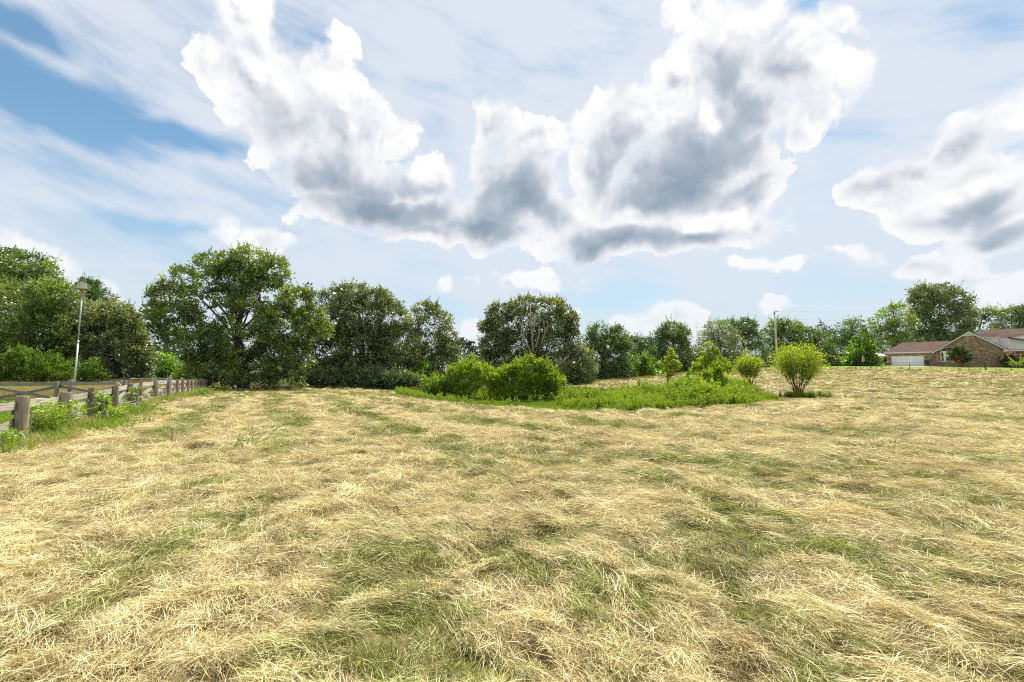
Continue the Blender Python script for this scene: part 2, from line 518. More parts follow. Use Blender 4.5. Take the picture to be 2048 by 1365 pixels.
# ------------------------------------------------------------------ terrain
CP = []
def cpz(x, y, z): CP.append((x, y, z))
def cpp(px, row, d): CP.append(tuple(at(px, row, d)))
def cpd(px, d, z): CP.append(((px - 1024) / FPX * d, d, z))
for y in (-60, -20, 0, 7, 13):
    for x in (-70, -30, -12, 0, 12, 30):
        if not (y == 13 and x == 30): cpz(x, y, 0.0)
for x, y in ((60, -20), (60, 0), (110, -20), (140, 10)): cpz(x, y, 0.8)
for px, row, d in [(480, 782, 40), (620, 779, 43), (700, 777, 47), (800, 780, 46), (820, 797, 29), (880, 806, 24.5), (1000, 816, 21.5), (1100, 825, 19),
                   (1300, 823, 19.3), (1450, 815, 21), (1550, 804, 24.5), (1598, 796, 28.5), (1503, 777, 33.5), (1340, 774, 37), (1420, 768, 38), (1230, 777, 40),
                   (1150, 773, 50), (1200, 766, 55), (1300, 757, 60), (1380, 749, 62), (1500, 742, 66), (1640, 739.5, 66), (1800, 740.5, 66), (2048, 744, 62),
                   (2048, 806, 25), (1850, 772, 41), (1850, 752, 55), (1700, 775, 38), (1700, 752, 55), (1780, 732.5, 92), (2048, 736, 78), (1700, 734, 80),
                   (100, 774, 40), (300, 772, 45)]:
    cpp(px, row, d)
for px, d, z in [(960, 29, -0.55), (1050, 27, -0.62), (1050, 33, -0.55), (1150, 26, -0.6), (1280, 24.5, -0.5), (1400, 25.5, -0.35), (1480, 27.5, -0.1), (900, 33, -0.4), (1130, 38, -0.2),
                 (1600, 130, 4.0), (1950, 125, 4.2), (1300, 110, 2.0), (900, 90, -0.6), (200, 90, -0.5), (500, 120, -0.8)]:
    cpd(px, d, z)
for x, y, z in [(-140, 60, 0), (-140, 160, -0.5), (0, 190, 0), (170, 60, 2.5), (190, 150, 4), (-140, -60, 0), (160, -60, 1)]: cpz(x, y, z)
CP = np.array(CP)
def _phi(r2): return np.sqrt(r2 + 36.0)
_A = _phi(((CP[:, None, :2] - CP[None, :, :2]) ** 2).sum(-1)) + np.eye(len(CP)) * -0.05
_W = np.linalg.solve(_A, CP[:, 2] - 0.3)
def ground0(x, y):
    x = np.clip(np.asarray(x, float), -140, 190); y = np.clip(np.asarray(y, float), -60, 190)
    shp = np.broadcast(x, y).shape
    x = np.broadcast_to(x, shp).ravel(); y = np.broadcast_to(y, shp).ravel()
    out = np.empty(len(x))
    for i in range(0, len(x), 20000):
        r2 = (x[i:i + 20000, None] - CP[None, :, 0]) ** 2 + (y[i:i + 20000, None] - CP[None, :, 1]) ** 2
        out[i:i + 20000] = _phi(r2) @ _W + 0.3
    return out.reshape(shp)

def poly_sdf(x, y, P):
    """signed distance to a polygon, negative inside"""
    x = np.asarray(x, float); y = np.asarray(y, float)
    d = np.full(x.shape, 1e18); s = np.ones(x.shape)
    n = len(P)
    for i in range(n):
        ax, ay = P[i]; bx, by = P[i - 1]
        ex, ey = bx - ax, by - ay
        wx, wy = x - ax, y - ay
        t = np.clip((wx * ex + wy * ey) / (ex * ex + ey * ey), 0, 1)
        d = np.minimum(d, (wx - ex * t) ** 2 + (wy - ey * t) ** 2)
        c1 = y >= ay; c2 = y < by; c3 = ex * wy > ey * wx
        s = np.where((c1 & c2 & c3) | (~c1 & ~c2 & ~c3), -s, s)
    return s * np.sqrt(d)

BASIN = [((px - 1024) / FPX * d, d) for px, d in [(790, 44), (800, 36), (830, 29), (880, 24.6), (1000, 21.5), (1100, 19.2), (1300, 19.5), (1450, 21), (1540, 24), (1530, 27.5), (1490, 31),
                                                   (1380, 33), (1270, 35), (1190, 40), (1120, 46), (960, 47), (860, 47)]]
# plan of the long fence: posts at equal steps along their sight lines
FPOST_PX = [-75, 53, 135, 191, 236, 265, 286, 316, 343, 357, 368, 379, 387, 394, 400, 405.5, 410.5, 415, 419, 422.5, 426, 429, 432, 435, 437.5]
FENCE = [None, np.array(((53 - 1024) / FPX * 10.5, 10.5))]
for k in range(2, len(FPOST_PX)):
    u = (FPOST_PX[k] - 1024) / FPX; p = FENCE[-1]
    L = 2.35 if k < 8 else 1.9
    a, b, c = u * u + 1, -2 * (u * p[0] + p[1]), p @ p - L * L
    disc = b * b - 4 * a * c
    yy = (-b + math.sqrt(max(disc, 0))) / (2 * a)
    FENCE.append(np.array((u * yy, yy)))
FENCE[0] = FENCE[1] - (FENCE[2] - FENCE[1]) / np.linalg.norm(FENCE[2] - FENCE[1]) * 2.5
FEND = FENCE[-1]
FPTS = [FENCE[0] + (FENCE[0] - FENCE[1]) * 12] + FENCE + [FEND + np.array((-7.0, 16.0))]
FPOLY = [tuple(p) for p in FPTS] + [(-200.0, 60.0), (-200.0, -60.0)]      # pasture side of the fence
def fence_d(x, y):
    return poly_sdf(x, y, FPOLY)     # > 0 on the hay side

TREELINE = [((px - 1024) / FPX * d, d) for px, d in [(437, FEND[1] + 1), (560, 40.5), (640, 43), (790, 44), (860, 47), (960, 47.5), (1120, 49), (1200, 55), (1300, 60), (1380, 62), (1500, 66), (1640, 68), (1800, 68), (2048, 64), (2300, 58)]]
def beyond(x, y):
    """> 0 past the far edge of the mown field"""
    xs = np.array([p[0] for p in TREELINE]); ys = np.array([p[1] for p in TREELINE])
    return np.asarray(y) - np.interp(x, xs, ys)

VX, VY = -28.0, 53.0
def flow(x, y):
    """mowing direction: rows fan out from the far left corner of the field"""
    dx, dy = np.asarray(x) - VX, np.asarray(y) - VY
    return np.arctan2(dy, dx), np.hypot(dx, dy)

def hay_mask(x, y):
    m = smooth(0.5, 1.3, fence_d(x, y)) * smooth(0.0, 0.5, poly_sdf(x, y, BASIN)) * smooth(0.3, -0.7, beyond(x, y))
    return m

def hay_relief(x, y):
    ph, r = flow(x, y)
    wx = x + 0.5 * (fbm(x * 0.7, y * 0.7, 2, 31) - 0.5); wy = y + 0.5 * (fbm(x * 0.7 + 5, y * 0.7, 2, 37) - 0.5)
    a = fbm(wx * 2.4, wy * 2.4, 3, 3) - 0.5
    b = fbm(ph * 48 * 2.2, r * 0.6, 3, 11) - 0.5
    row = np.sin(ph * 105 + 2.5 * fbm(x * 0.15, y * 0.15, 2, 5))
    k = 0.12 + 1.0 / (1 + (np.hypot(x, y) / 12.0) ** 2)
    e = np.abs(fbm(wx * 2.9, wy * 2.9, 2, 41) - 0.5)
    return k * (0.19 * a + 0.16 * b + 0.02 * row - 0.14 * smooth(0.09, 0.0, e) * smooth(0.42, 0.56, fbm(x * 1.4, y * 1.4, 2, 43)))

def ground(x, y):
    x = np.asarray(x, float); y = np.asarray(y, float)
    return ground0(x, y) + hay_relief(x, y) * hay_mask(x, y)

def gz(x, y):
    return float(ground0(np.array([x]), np.array([y]))[0])

# ground sheet: fine near the camera, coarse far off
def spread(lo, hi, fine_lo, fine_hi, h0, grow):
    a = list(np.arange(fine_lo, fine_hi, h0))
    s, x = h0, a[-1]
    while x < hi:
        s *= grow; x += s; a.append(x)
    s, x, b = h0, fine_lo, []
    while x > lo:
        s *= grow; x -= s; b.append(x)
    return np.array(b[::-1] + a)
gx = spread(-2500, 2500, -8, 8, 0.065, 1.03)
gy = spread(-600, 3500, 1.5, 9, 0.06, 1.025)
GX, GY = np.meshgrid(gx, gy)
fx, fy = GX.ravel(), GY.ravel()
near = (np.abs(fx) < 200) & (np.abs(fy) < 200)
hm = np.zeros(len(fx)); hm[near] = hay_mask(fx[near], fy[near])
fz = ground0(fx, fy)
fz[near] += hay_relief(fx[near], fy[near]) * hm[near]
bs = np.full(len(fx), 9.0); bs[near] = poly_sdf(fx[near], fy[near], BASIN)
by = np.full(len(fx), 50.0); by[near] = beyond(fx[near], fy[near])
fd = np.full(len(fx), 9.0); fd[near] = fence_d(fx[near], fy[near])
green = smooth(0.3, -0.4, bs)
lawn = smooth(0.5, 2.0, by) * smooth(25, 34, fx) * smooth(0.9, 0.0, np.abs(fx) / 400)
paddock = smooth(0.6, -0.6, fd) * smooth(26, 23, fy)
past = smooth(0.6, -0.6, fd) * (1 - paddock)
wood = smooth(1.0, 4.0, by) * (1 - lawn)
ph, rr = flow(fx, fy)
nx_, ny_ = len(gx), len(gy)
ii = np.arange(nx_ * ny_).reshape(ny_, nx_)
quads = np.stack([ii[:-1, :-1], ii[:-1, 1:], ii[1:, 1:], ii[1:, :-1]], -1).reshape(-1, 4)

m, n, out = new_mat('field_ground')
geo = n.new('ShaderNodeNewGeometry')
P = geo.outputs['Position']
fl = attr(n, 'flow', out='Vector')
n1 = n.noise(P, 0.9, 6, 0.62)
n2 = n.noise(n.vec('MULTIPLY', fl, (0.9, 0.10, 1)), 1.0, 5, 0.6)
n3 = n.noise(P, 14.0, 5, 0.7)
hay_c = n.ramp(n.math('ADD', n.math('MULTIPLY', n3, 0.55), n.math('MULTIPLY', n1, 0.45)), [(0.25, (0.055, 0.042, 0.02)), (0.45, (0.13, 0.10, 0.045)), (0.62, (0.26, 0.20, 0.09)), (0.8, (0.42, 0.34, 0.17))])
grn_c = n.ramp(n3, [(0.3, (0.07, 0.08, 0.018)), (0.7, (0.20, 0.21, 0.06))])
sfl = n.new('ShaderNodeSeparateXYZ'); n.set(sfl.inputs[0], fl)
rowm = n.math('MULTIPLY', n.math('SINE', n.math('MULTIPLY', sfl.outputs[0], 105 / 48)), 0.05)
c = n.mix(n.mapr(n.math('ADD', rowm, n.math('ADD', n.math('MULTIPLY', n2, 0.6), n.math('MULTIPLY', n1, 0.4))), 0.52, 0.66, 0.0, 0.7), hay_c, grn_c)
turf = n.ramp(n3, [(0.3, (0.07, 0.13, 0.008)), (0.7, (0.16, 0.25, 0.016))])
c = n.mix(attr(n, 'green'), c, turf)
c = n.mix(attr(n, 'lawn'), c, n.ramp(n3, [(0.3, (0.14, 0.20, 0.02)), (0.7, (0.26, 0.33, 0.045))]))
c = n.mix(attr(n, 'paddock'), c, n.ramp(n3, [(0.3, (0.08, 0.15, 0.01)), (0.7, (0.17, 0.27, 0.02))]))
c = n.mix(attr(n, 'pasture'), c, n.ramp(n3, [(0.3, (0.22, 0.18, 0.06)), (0.7, (0.42, 0.36, 0.14))]))
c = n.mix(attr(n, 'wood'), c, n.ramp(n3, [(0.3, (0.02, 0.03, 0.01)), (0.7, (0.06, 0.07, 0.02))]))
principled(n, out, c, 0.95, 0.1, 0, n3, 0.8, 0.04)
M['ground'] = m
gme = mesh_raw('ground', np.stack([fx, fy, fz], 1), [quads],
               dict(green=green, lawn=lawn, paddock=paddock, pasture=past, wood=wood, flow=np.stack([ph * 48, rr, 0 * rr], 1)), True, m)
gobj = link('ground', gme)
gobj['kind'] = 'structure'
gobj['label'] = 'mown hay field with a grassy hollow, rising gently to the right'

# ------------------------------------------------------------------ scattered growth (uncountable: straw, grass, weeds)
PROTO = {}
def strands(n, rad, l0, l1, width, p0, p1, az_sd, hmax=0.0, mound=0.0, rng=RNG, roll=0.9, v0=0.0, v1=1.0, seg=3):
    """n bent blades around the origin; p0 / p1 start and end pitch (mean, spread) in radians"""
    r = rad * np.sqrt(rng.random(n)); t = rng.random(n) * 2 * np.pi
    az = rng.normal(0, az_sd, n) + (rng.random(n) < 0.5) * np.pi
    L = rng.uniform(l0, l1, n)
    pa = rng.normal(p0[0], p0[1], n); pb = rng.normal(p1[0], p1[1], n)
    c = np.stack([r * np.cos(t), r * np.sin(t), rng.random(n) * hmax + mound * (1 - (r / max(rad, 1e-6)) ** 2)], 1)
    w = width * rng.uniform(0.6, 1.3, n)
    rl = rng.normal(0, roll, n)
    rings = []
    cur = c.copy()
    yaw = rng.normal(0, 0.25, n)
    for k in range(seg + 1):
        f = k / seg
        p = pa * (1 - f) + pb * f
        a = az + yaw * f
        d = np.stack([np.cos(a) * np.cos(p), np.sin(a) * np.cos(p), np.sin(p)], 1)
        s = np.stack([-np.sin(a), np.cos(a), 0 * a], 1)
        up = np.cross(s, d)
        s = s * np.cos(rl)[:, None] + up * np.sin(rl)[:, None]
        ww = (w * (1.0, 0.95, 0.75, 0.5, 0.3)[k] * 0.5)[:, None]
        rings.append((cur - s * ww, cur + s * ww) if k < seg else (cur,))
        cur = cur + d * (L / seg)[:, None]
    m_ = 2 * seg + 1
    V = np.empty((n, m_, 3))
    for k in range(seg):
        V[:, 2 * k], V[:, 2 * k + 1] = rings[k]
    V[:, 2 * seg] = rings[seg][0]
    b = (np.arange(n) * m_)[:, None]
    Q = np.concatenate([b + np.array([2 * k, 2 * k + 1, 2 * k + 3, 2 * k + 2]) for k in range(seg - 1)])
    T = b + np.array([2 * seg - 2, 2 * seg - 1, 2 * seg])
    vv = np.repeat(rng.uniform(v0, v1, n), m_)
    return V.reshape(-1, 3), Q, T, vv

def leaves_at(C, A, L, Wd, rng=RNG, flop=0.7):
    """rhombic leaves: base points C, directions A (unit), length L, width Wd"""
    n = len(C)
    rnd = rng.normal(size=(n, 3))
    S = np.cross(A, rnd); S /= np.linalg.norm(S, axis=1, keepdims=True) + 1e-9
    L = np.broadcast_to(L, (n,))[:, None]; Wd = np.broadcast_to(Wd, (n,))[:, None]
    Nn = np.cross(S, A)
    V = np.empty((n, 4, 3))
    V[:, 0] = C
    V[:, 1] = C + A * L * 0.45 + S * Wd * 0.5 + Nn * L * 0.06
    V[:, 2] = C + A * L - Nn * L * 0.05
    V[:, 3] = C + A * L * 0.45 - S * Wd * 0.5 + Nn * L * 0.06
    F_ = (np.arange(n) * 4)[:, None] + np.array([0, 1, 2, 3])
    return V.reshape(-1, 3), F_

def join_parts(parts):
    """parts: (V, Q, T, v) -> one"""
    V, Q, T, vv, b = [], [], [], [], 0
    for p in parts:
        V.append(p[0]); vv.append(p[3])
        if len(p[1]): Q.append(p[1] + b)
        if len(p[2]): T.append(p[2] + b)
        b += len(p[0])
    return np.concatenate(V), (np.concatenate(Q) if Q else np.zeros((0, 4), int)), (np.concatenate(T) if T else np.zeros((0, 3), int)), np.concatenate(vv)

def proto_set(key, makers, mat):
    col = bpy.data.collections.new('source_' + key)
    for k, mk in enumerate(makers):
        V, Q, T, vv = mk()
        me = mesh_raw(key, V, [Q, T], {'v': vv}, False, mat)
        o = bpy.data.objects.new('%s_%02d' % (key, k), me)
        col.objects.link(o)
    PROTO[key] = (col, len(makers))

def scatter(name, key, pts, rotz, scale, hue, label, tilt=None, parent=None, idx=None):
    col, cnt = PROTO[key]
    n = len(pts)
    me = bpy.data.meshes.new(name)
    me.vertices.add(n)
    me.vertices.foreach_set('co', np.asarray(pts, np.float32).ravel())
    rot = np.zeros((n, 3), np.float32); rot[:, 2] = rotz
    if tilt is not None: rot[:, :2] = tilt
    me.attributes.new('rot', 'FLOAT_VECTOR', 'POINT').data.foreach_set('vector', rot.ravel())
    me.attributes.new('scl', 'FLOAT', 'POINT').data.foreach_set('value', np.asarray(scale, np.float32))
    me.attributes.new('hue', 'FLOAT', 'POINT').data.foreach_set('value', np.asarray(hue, np.float32))
    me.attributes.new('idx', 'INT', 'POINT').data.foreach_set('value', (RNG.integers(0, cnt, n) if idx is None else idx).astype(np.int32))
    me.update()
    o = link(name, me)
    g = bpy.data.node_groups.new('grow_' + name, 'GeometryNodeTree')
    g.interface.new_socket('Geometry', in_out='INPUT', socket_type='NodeSocketGeometry')
    g.interface.new_socket('Geometry', in_out='OUTPUT', socket_type='NodeSocketGeometry')
    gi = g.nodes.new('NodeGroupInput'); go = g.nodes.new('NodeGroupOutput')
    ip = g.nodes.new('GeometryNodeInstanceOnPoints')
    ci = g.nodes.new('GeometryNodeCollectionInfo')
    ci.inputs['Collection'].default_value = col
    ci.inputs['Separate Children'].default_value = True
    ci.inputs['Reset Children'].default_value = True
    def named(nm, typ):
        q = g.nodes.new('GeometryNodeInputNamedAttribute'); q.data_type = typ; q.inputs['Name'].default_value = nm
        return next(s for s in q.outputs if s.enabled and s.name == 'Attribute')
    L = g.links.new
    L(gi.outputs[0], ip.inputs['Points']); L(ci.outputs[0], ip.inputs['Instance'])
    ip.inputs['Pick Instance'].default_value = True
    L(named('idx', 'INT'), ip.inputs['Instance Index'])
    e2r = g.nodes.new('FunctionNodeEulerToRotation')
    L(named('rot', 'FLOAT_VECTOR'), e2r.inputs[0]); L(e2r.outputs[0], ip.inputs['Rotation'])
    L(named('scl', 'FLOAT'), ip.inputs['Scale'])
    L(ip.outputs[0], go.inputs[0])
    md = o.modifiers.new('grow', 'NODES'); md.node_group = g
    o['kind'] = 'stuff'; o['label'] = label
    return o

# straw
m, n, out = new_mat('hay_straw')
v = attr(n, 'v'); h = attr(n, 'hue', 'INSTANCER')
straw = n.ramp(v, [(0.0, (0.24, 0.165, 0.07)), (0.15, (0.48, 0.378, 0.15)), (0.5, (0.68, 0.572, 0.278)), (1.0, (0.84, 0.757, 0.47))])
grass = n.ramp(v, [(0.0, (0.095, 0.115, 0.018)), (0.5, (0.29, 0.32, 0.062)), (1.0, (0.54, 0.53, 0.17))])
f = n.mapr(n.math('ADD', h, n.math('MULTIPLY', n.math('SUBTRACT', v, 0.5), -0.25)), 0.26, 0.80)
c = n.mix(f, straw, grass)
oi = n.new('ShaderNodeObjectInfo')
tn = n.mapr(oi.outputs['Random'], 0.0, 0.6, 0.58, 1.08, smooth=False)
c = n.mix(1.0, c, n.comb(tn, n.math('POWER', tn, 1.08), n.math('POWER', tn, 1.2)), 'MULTIPLY')
d = n.new('ShaderNodeBsdfDiffuse'); n.set(d.inputs[0], c)
t = n.new('ShaderNodeBsdfTranslucent'); n.set(t.inputs[0], c)
mx = n.new('ShaderNodeMixShader'); mx.inputs[0].default_value = 0.12
n.set(mx.inputs[1], d.outputs[0]); n.set(mx.inputs[2], t.outputs[0])
g_ = n.new('ShaderNodeBsdfGlossy'); g_.inputs['Roughness'].default_value = 0.4
m2 = n.new('ShaderNodeMixShader'); m2.inputs[0].default_value = 0.04
n.set(m2.inputs[1], mx.outputs[0]); n.set(m2.inputs[2], g_.outputs[0])
n.set(out.inputs[0], m2.outputs[0])
M['hay'] = m
def hay_near(k):
    sd = (0.5, 0.8, 1.2, 1.6)[k % 4]
    return lambda: join_parts([strands(150, 0.16, 0.06, 0.20, 0.0034, (0.10, 0.18), (-0.22, 0.25), sd, 0.025, 0.02),
                               strands(7, 0.14, 0.05, 0.12, 0.003, (0.7, 0.4), (0.2, 0.5), 1.2, 0.02, 0.02)])
def stub(k):
    return lambda: strands(90, 0.13, 0.04, (0.09, 0.13)[k % 2], 0.004, (1.1, 0.35), (0.6, 0.5), 2.0, 0.01, 0.0)
def hay_clump(k):
    return lambda: join_parts([strands(190, 0.13, 0.10, 0.24, 0.0034, (0.12, 0.18), (-0.5, 0.3), (0.25, 0.5, 0.9)[k % 3], 0.015, 0.065, v0=0.15),
                               strands(40, 0.17, 0.06, 0.15, 0.0034, (0.2, 0.25), (-0.2, 0.3), 1.5, 0.02, 0.04)])
def hay_far(k):
    return lambda: strands(90, 0.42, 0.12, 0.36, 0.014, (0.06, 0.12), (-0.2, 0.2), (0.5, 0.9, 1.5)[k % 3], 0.025, 0.04)
def hay_flat(k):
    return lambda: strands(90, 0.5, 0.15, 0.4, 0.02, (0.02, 0.07), (-0.10, 0.10), (0.4, 0.8, 1.5)[k % 3], 0.015, 0.02)
for nm, fn, kk in (('hay_near', hay_near, 12), ('stubble', stub, 6), ('hay_clump', hay_clump, 9), ('hay_far', hay_far, 9), ('hay_flat', hay_flat, 9)):
    proto_set(nm, [fn(k) for k in range(kk)], M['hay'])

def scatter_zone(npts, y0, y1, umax, density_fn, rng=RNG):
    """points in the wedge |x| < umax*y, uniform over area, thinned by density_fn (0..1)"""
    y = np.sqrt(rng.uniform(y0 * y0, y1 * y1, npts)); x = y * rng.uniform(-umax, umax, npts)
    keep = rng.random(npts) < density_fn(x, y)
    return x[keep], y[keep]

def greenness(x, y):
    ph, r = flow(x, y)
    a = fbm(x * 0.5, y * 0.5, 2, 51); b = fbm(ph * 48 * 1.5, r * 0.42, 3, 57); c = fbm(x * 1.7, y * 1.7, 2, 59); e = fbm(x * 5.5, y * 5.5, 2, 63)
    st = np.sin(ph * 105 + 3 * a) * smooth(5, 12, np.hypot(x, y)) * (0.30 + 0.70 * smooth(8, 0, x))
    return 0.06 * a + 0.30 * b + 0.30 * c + 0.34 * e + 0.115 * st * smooth(8, 14, y) + 0.03 * st

def add_hay(name, key, count, y0, y1, s0, s1, label, umax=1.35, lift=0.0, gshift=0.0, thin=None):
    x, y = scatter_zone(count, y0, y1, umax, lambda x, y: hay_mask(x, y) * (1 if thin is None else thin(x, y)))
    z = ground(x, y)
    e = 0.12
    sx = (ground(x + e, y) - z) / e; sy = (ground(x, y + e) - z) / e
    ph, r = flow(x, y)
    a = ph + (fbm(x * 0.8, y * 0.8, 2, 71) - 0.5) * 3.2 + RNG.normal(0, 0.25, len(x))
    g = np.clip((greenness(x, y) - 0.5) * 3.4 + 0.29 + gshift + RNG.normal(0, 0.11, len(x)), 0, 1)
    # lean with the surface: rotation about x and y applied before the turn about z
    ca, sa = np.cos(a), np.sin(a)
    slx, sly = sx * ca + sy * sa, -sx * sa + sy * ca
    tilt = np.clip(np.stack([np.arctan(sly), -np.arctan(slx)], 1) * 0.8, -0.32, 0.32) + RNG.normal(0, 0.07, (len(x), 2))
    pts = np.stack([x, y, z + lift], 1)
    return scatter(name, key, pts, a, RNG.uniform(s0, s1, len(x)) * np.clip(0.52 + 0.08 * np.hypot(x, y), 0, 1), g, label, tilt)
pit = lambda x, y: smooth(0.36, 0.46, fbm(x * 2.6 + 3, y * 2.6, 3, 91))
cl = lambda x, y: smooth(0.48, 0.60, fbm(x * 1.8, y * 1.8, 3, 97))
grn = lambda lo, hi: (lambda x, y: smooth(lo, hi, greenness(x, y)))
add_hay('cut_hay', 'hay_near', 15000, 1.4, 9.0, 0.8, 1.25, 'loose cut hay lying over the near part of the field', thin=lambda x, y: (0.10 + 0.90 * pit(x, y)) * (1 - 0.6 * smooth(0.54, 0.62, greenness(x, y))))
add_hay('hay_clumps', 'hay_clump', 5600, 1.4, 9.0, 0.7, 1.35, 'swept clumps of cut hay in the near part of the field', gshift=-0.1, thin=cl)
add_hay('cut_hay', 'hay_near', 15000, 8.0, 17.0, 1.2, 1.7, 'loose cut hay lying over the middle of the field', 1.3, thin=lambda x, y: 0.2 + 0.8 * pit(x, y))
add_hay('hay_clumps', 'hay_clump', 8000, 8.0, 24.0, 1.0, 1.9, 'swept clumps of cut hay in the middle of the field', 1.3, gshift=-0.1, thin=cl)
add_hay('cut_hay', 'hay_far', 24000, 14.0, 42.0, 0.8, 1.15, 'loose cut hay in rows across the far field', 1.3, lift=-0.02, thin=lambda x, y: 0.45 + 0.55 * pit(x * 0.6, y * 0.6))
add_hay('cut_hay', 'hay_flat', 17000, 38.0, 72.0, 1.2, 1.9, 'loose cut hay in rows towards the house', 1.3)
add_hay('stubble_grass', 'stubble', 17000, 1.4, 15.0, 0.7, 1.3, 'short green stubble showing between the cut hay', gshift=0.30, thin=grn(0.555, 0.66))
add_hay('stubble_grass', 'stubble', 9000, 14.0, 34.0, 1.4, 2.3, 'green stubble patches in the middle distance', gshift=0.26, thin=grn(0.55, 0.66))
add_hay('hay_litter', 'hay_near', 6500, 1.4, 9.5, 0.55, 0.85, 'short hay litter and thatch covering the soil in the near field', lift=-0.012, gshift=0.05)

# ------------------------------------------------------------------ trees and shrubs
def unit(a):
    return a / (np.linalg.norm(a, axis=-1, keepdims=True) + 1e-9)

def lobe_world(lobes, d, flat=0.85):
    out = []
    for l in lobes:
        px, py, rx, ry = l[:4]
        dz = l[4] if len(l) > 4 else 0.0
        dd = d + dz
        c = at(px, py, dd)
        a, b = rx * dd / FPX, ry * dd / FPX
        out.append((c, np.array((a, flat * (a + b) / 2, b))))
    return out

def crown_mesh(L, nclus, per, cl_r, leaf, rng, up=0.35, shell=0.55, gap=0.40, gapscale=0.55, needle=False, aspect=0.55, zmin=None, droop=0.0, vbase=0.0, shoots=0, shoot_len=0.6):
    """leaves in clumps through the volume of the lobes L"""
    area = np.array([(r[0] * r[1] + r[0] * r[2] + r[1] * r[2]) for _, r in L]); p = area / area.sum()
    over = int(nclus * 2.6) + 20
    k = rng.choice(len(L), over, p=p)
    C0 = np.array([c for c, _ in L])[k]; R0 = np.array([r for _, r in L])[k]
    dirs = unit(rng.normal(size=(over, 3)))
    rad = shell + (1 - shell) * rng.random(over) ** 0.55
    far = rng.random(over) < 0.16
    rad = np.where(far, rad * rng.uniform(1.0, 1.30, over), rad)
    P = C0 + dirs * R0 * rad[:, None]
    nz = vnoise(P[:, 0] * gapscale, P[:, 1] * gapscale, P[:, 2] * gapscale, 5) * 0.6 + vnoise(P[:, 0] * gapscale * 2.3, P[:, 1] * gapscale * 2.3, P[:, 2] * gapscale * 2.3, 9) * 0.4
    ok = nz > gap
    if zmin is not None: ok &= P[:, 2] > zmin
    P, dirs, R0 = P[ok][:nclus], dirs[ok][:nclus], R0[ok][:nclus]
    nc = len(P)
    # leaves
    Q = np.repeat(P, per, 0); D = np.repeat(dirs, per, 0)
    n = len(Q)
    off = rng.normal(size=(n, 3)); off = unit(off) * (rng.random(n) ** 0.5)[:, None] * cl_r * np.repeat(rng.uniform(0.6, 1.25, nc), per)[:, None]
    off[:, 2] *= 0.7
    Q = Q + off
    A = unit(off / cl_r * 0.9 + D * 0.5 + rng.normal(size=(n, 3)) * 0.55 + np.array((0, 0, up - droop)))
    Ls = leaf * rng.uniform(0.5, 1.45, n) * np.repeat(rng.uniform(0.8, 1.2, nc), per)
    V, F_ = leaves_at(Q, A, Ls, Ls * aspect, rng)
    cv = np.clip(rng.normal(0.47, 0.19, nc) + vbase + 0.7 * (vnoise(P[:, 0] * 0.55 + 31, P[:, 1] * 0.55, P[:, 2] * 0.55, 77) - 0.5), 0, 1)
    vv = np.clip(np.repeat(cv, per) + rng.normal(0, 0.16, n), 0, 1)
    vq = np.repeat(vv, 4)
    if shoots:
        # leafy shoots standing out of the upper surface
        up_k = np.where(dirs[:, 2] > 0.15)[0]
        j = rng.choice(up_k, min(shoots, len(up_k)), False)
        Lsh = shoot_len * rng.uniform(0.5, 1.3, len(j))
        D = unit(dirs[j] * 0.45 + np.array((0, 0, 1.0)) + rng.normal(size=(len(j), 3)) * 0.22)
        m_ = 16
        f = np.tile((np.arange(m_) + 0.5) / m_, len(j))
        Qs = np.repeat(P[j], m_, 0) + np.repeat(D, m_, 0) * (np.repeat(Lsh, m_) * f)[:, None]
        A2 = unit(np.repeat(D, m_, 0) * 0.7 + rng.normal(size=(len(Qs), 3)) * 0.6)
        L2 = leaf * rng.uniform(0.7, 1.2, len(Qs)) * (1.15 - 0.6 * f)
        V2, F2 = leaves_at(Qs, A2, L2, L2 * aspect, rng)
        F_ = np.concatenate([F_, F2 + len(V)]); V = np.concatenate([V, V2])
        vq = np.concatenate([vq, np.repeat(np.clip(rng.normal(0.72, 0.15, len(Qs)), 0, 1), 4)])
    return V, F_, vq, P

def curve_pts(a, b, bend, rng, k=5, sag=0.0):
    a, b = np.asarray(a, float), np.asarray(b, float)
    t = np.linspace(0, 1, k)[:, None]
    L = np.linalg.norm(b - a)
    off = rng.normal(size=3) * bend * L
    p = a * (1 - t) + b * t + off * (np.sin(np.pi * t)) + rng.normal(size=(k, 3)) * 0.02 * L * (t * (1 - t) * 4)
    p[:, 2] += sag * L * np.sin(np.pi * t[:, 0])
    return p

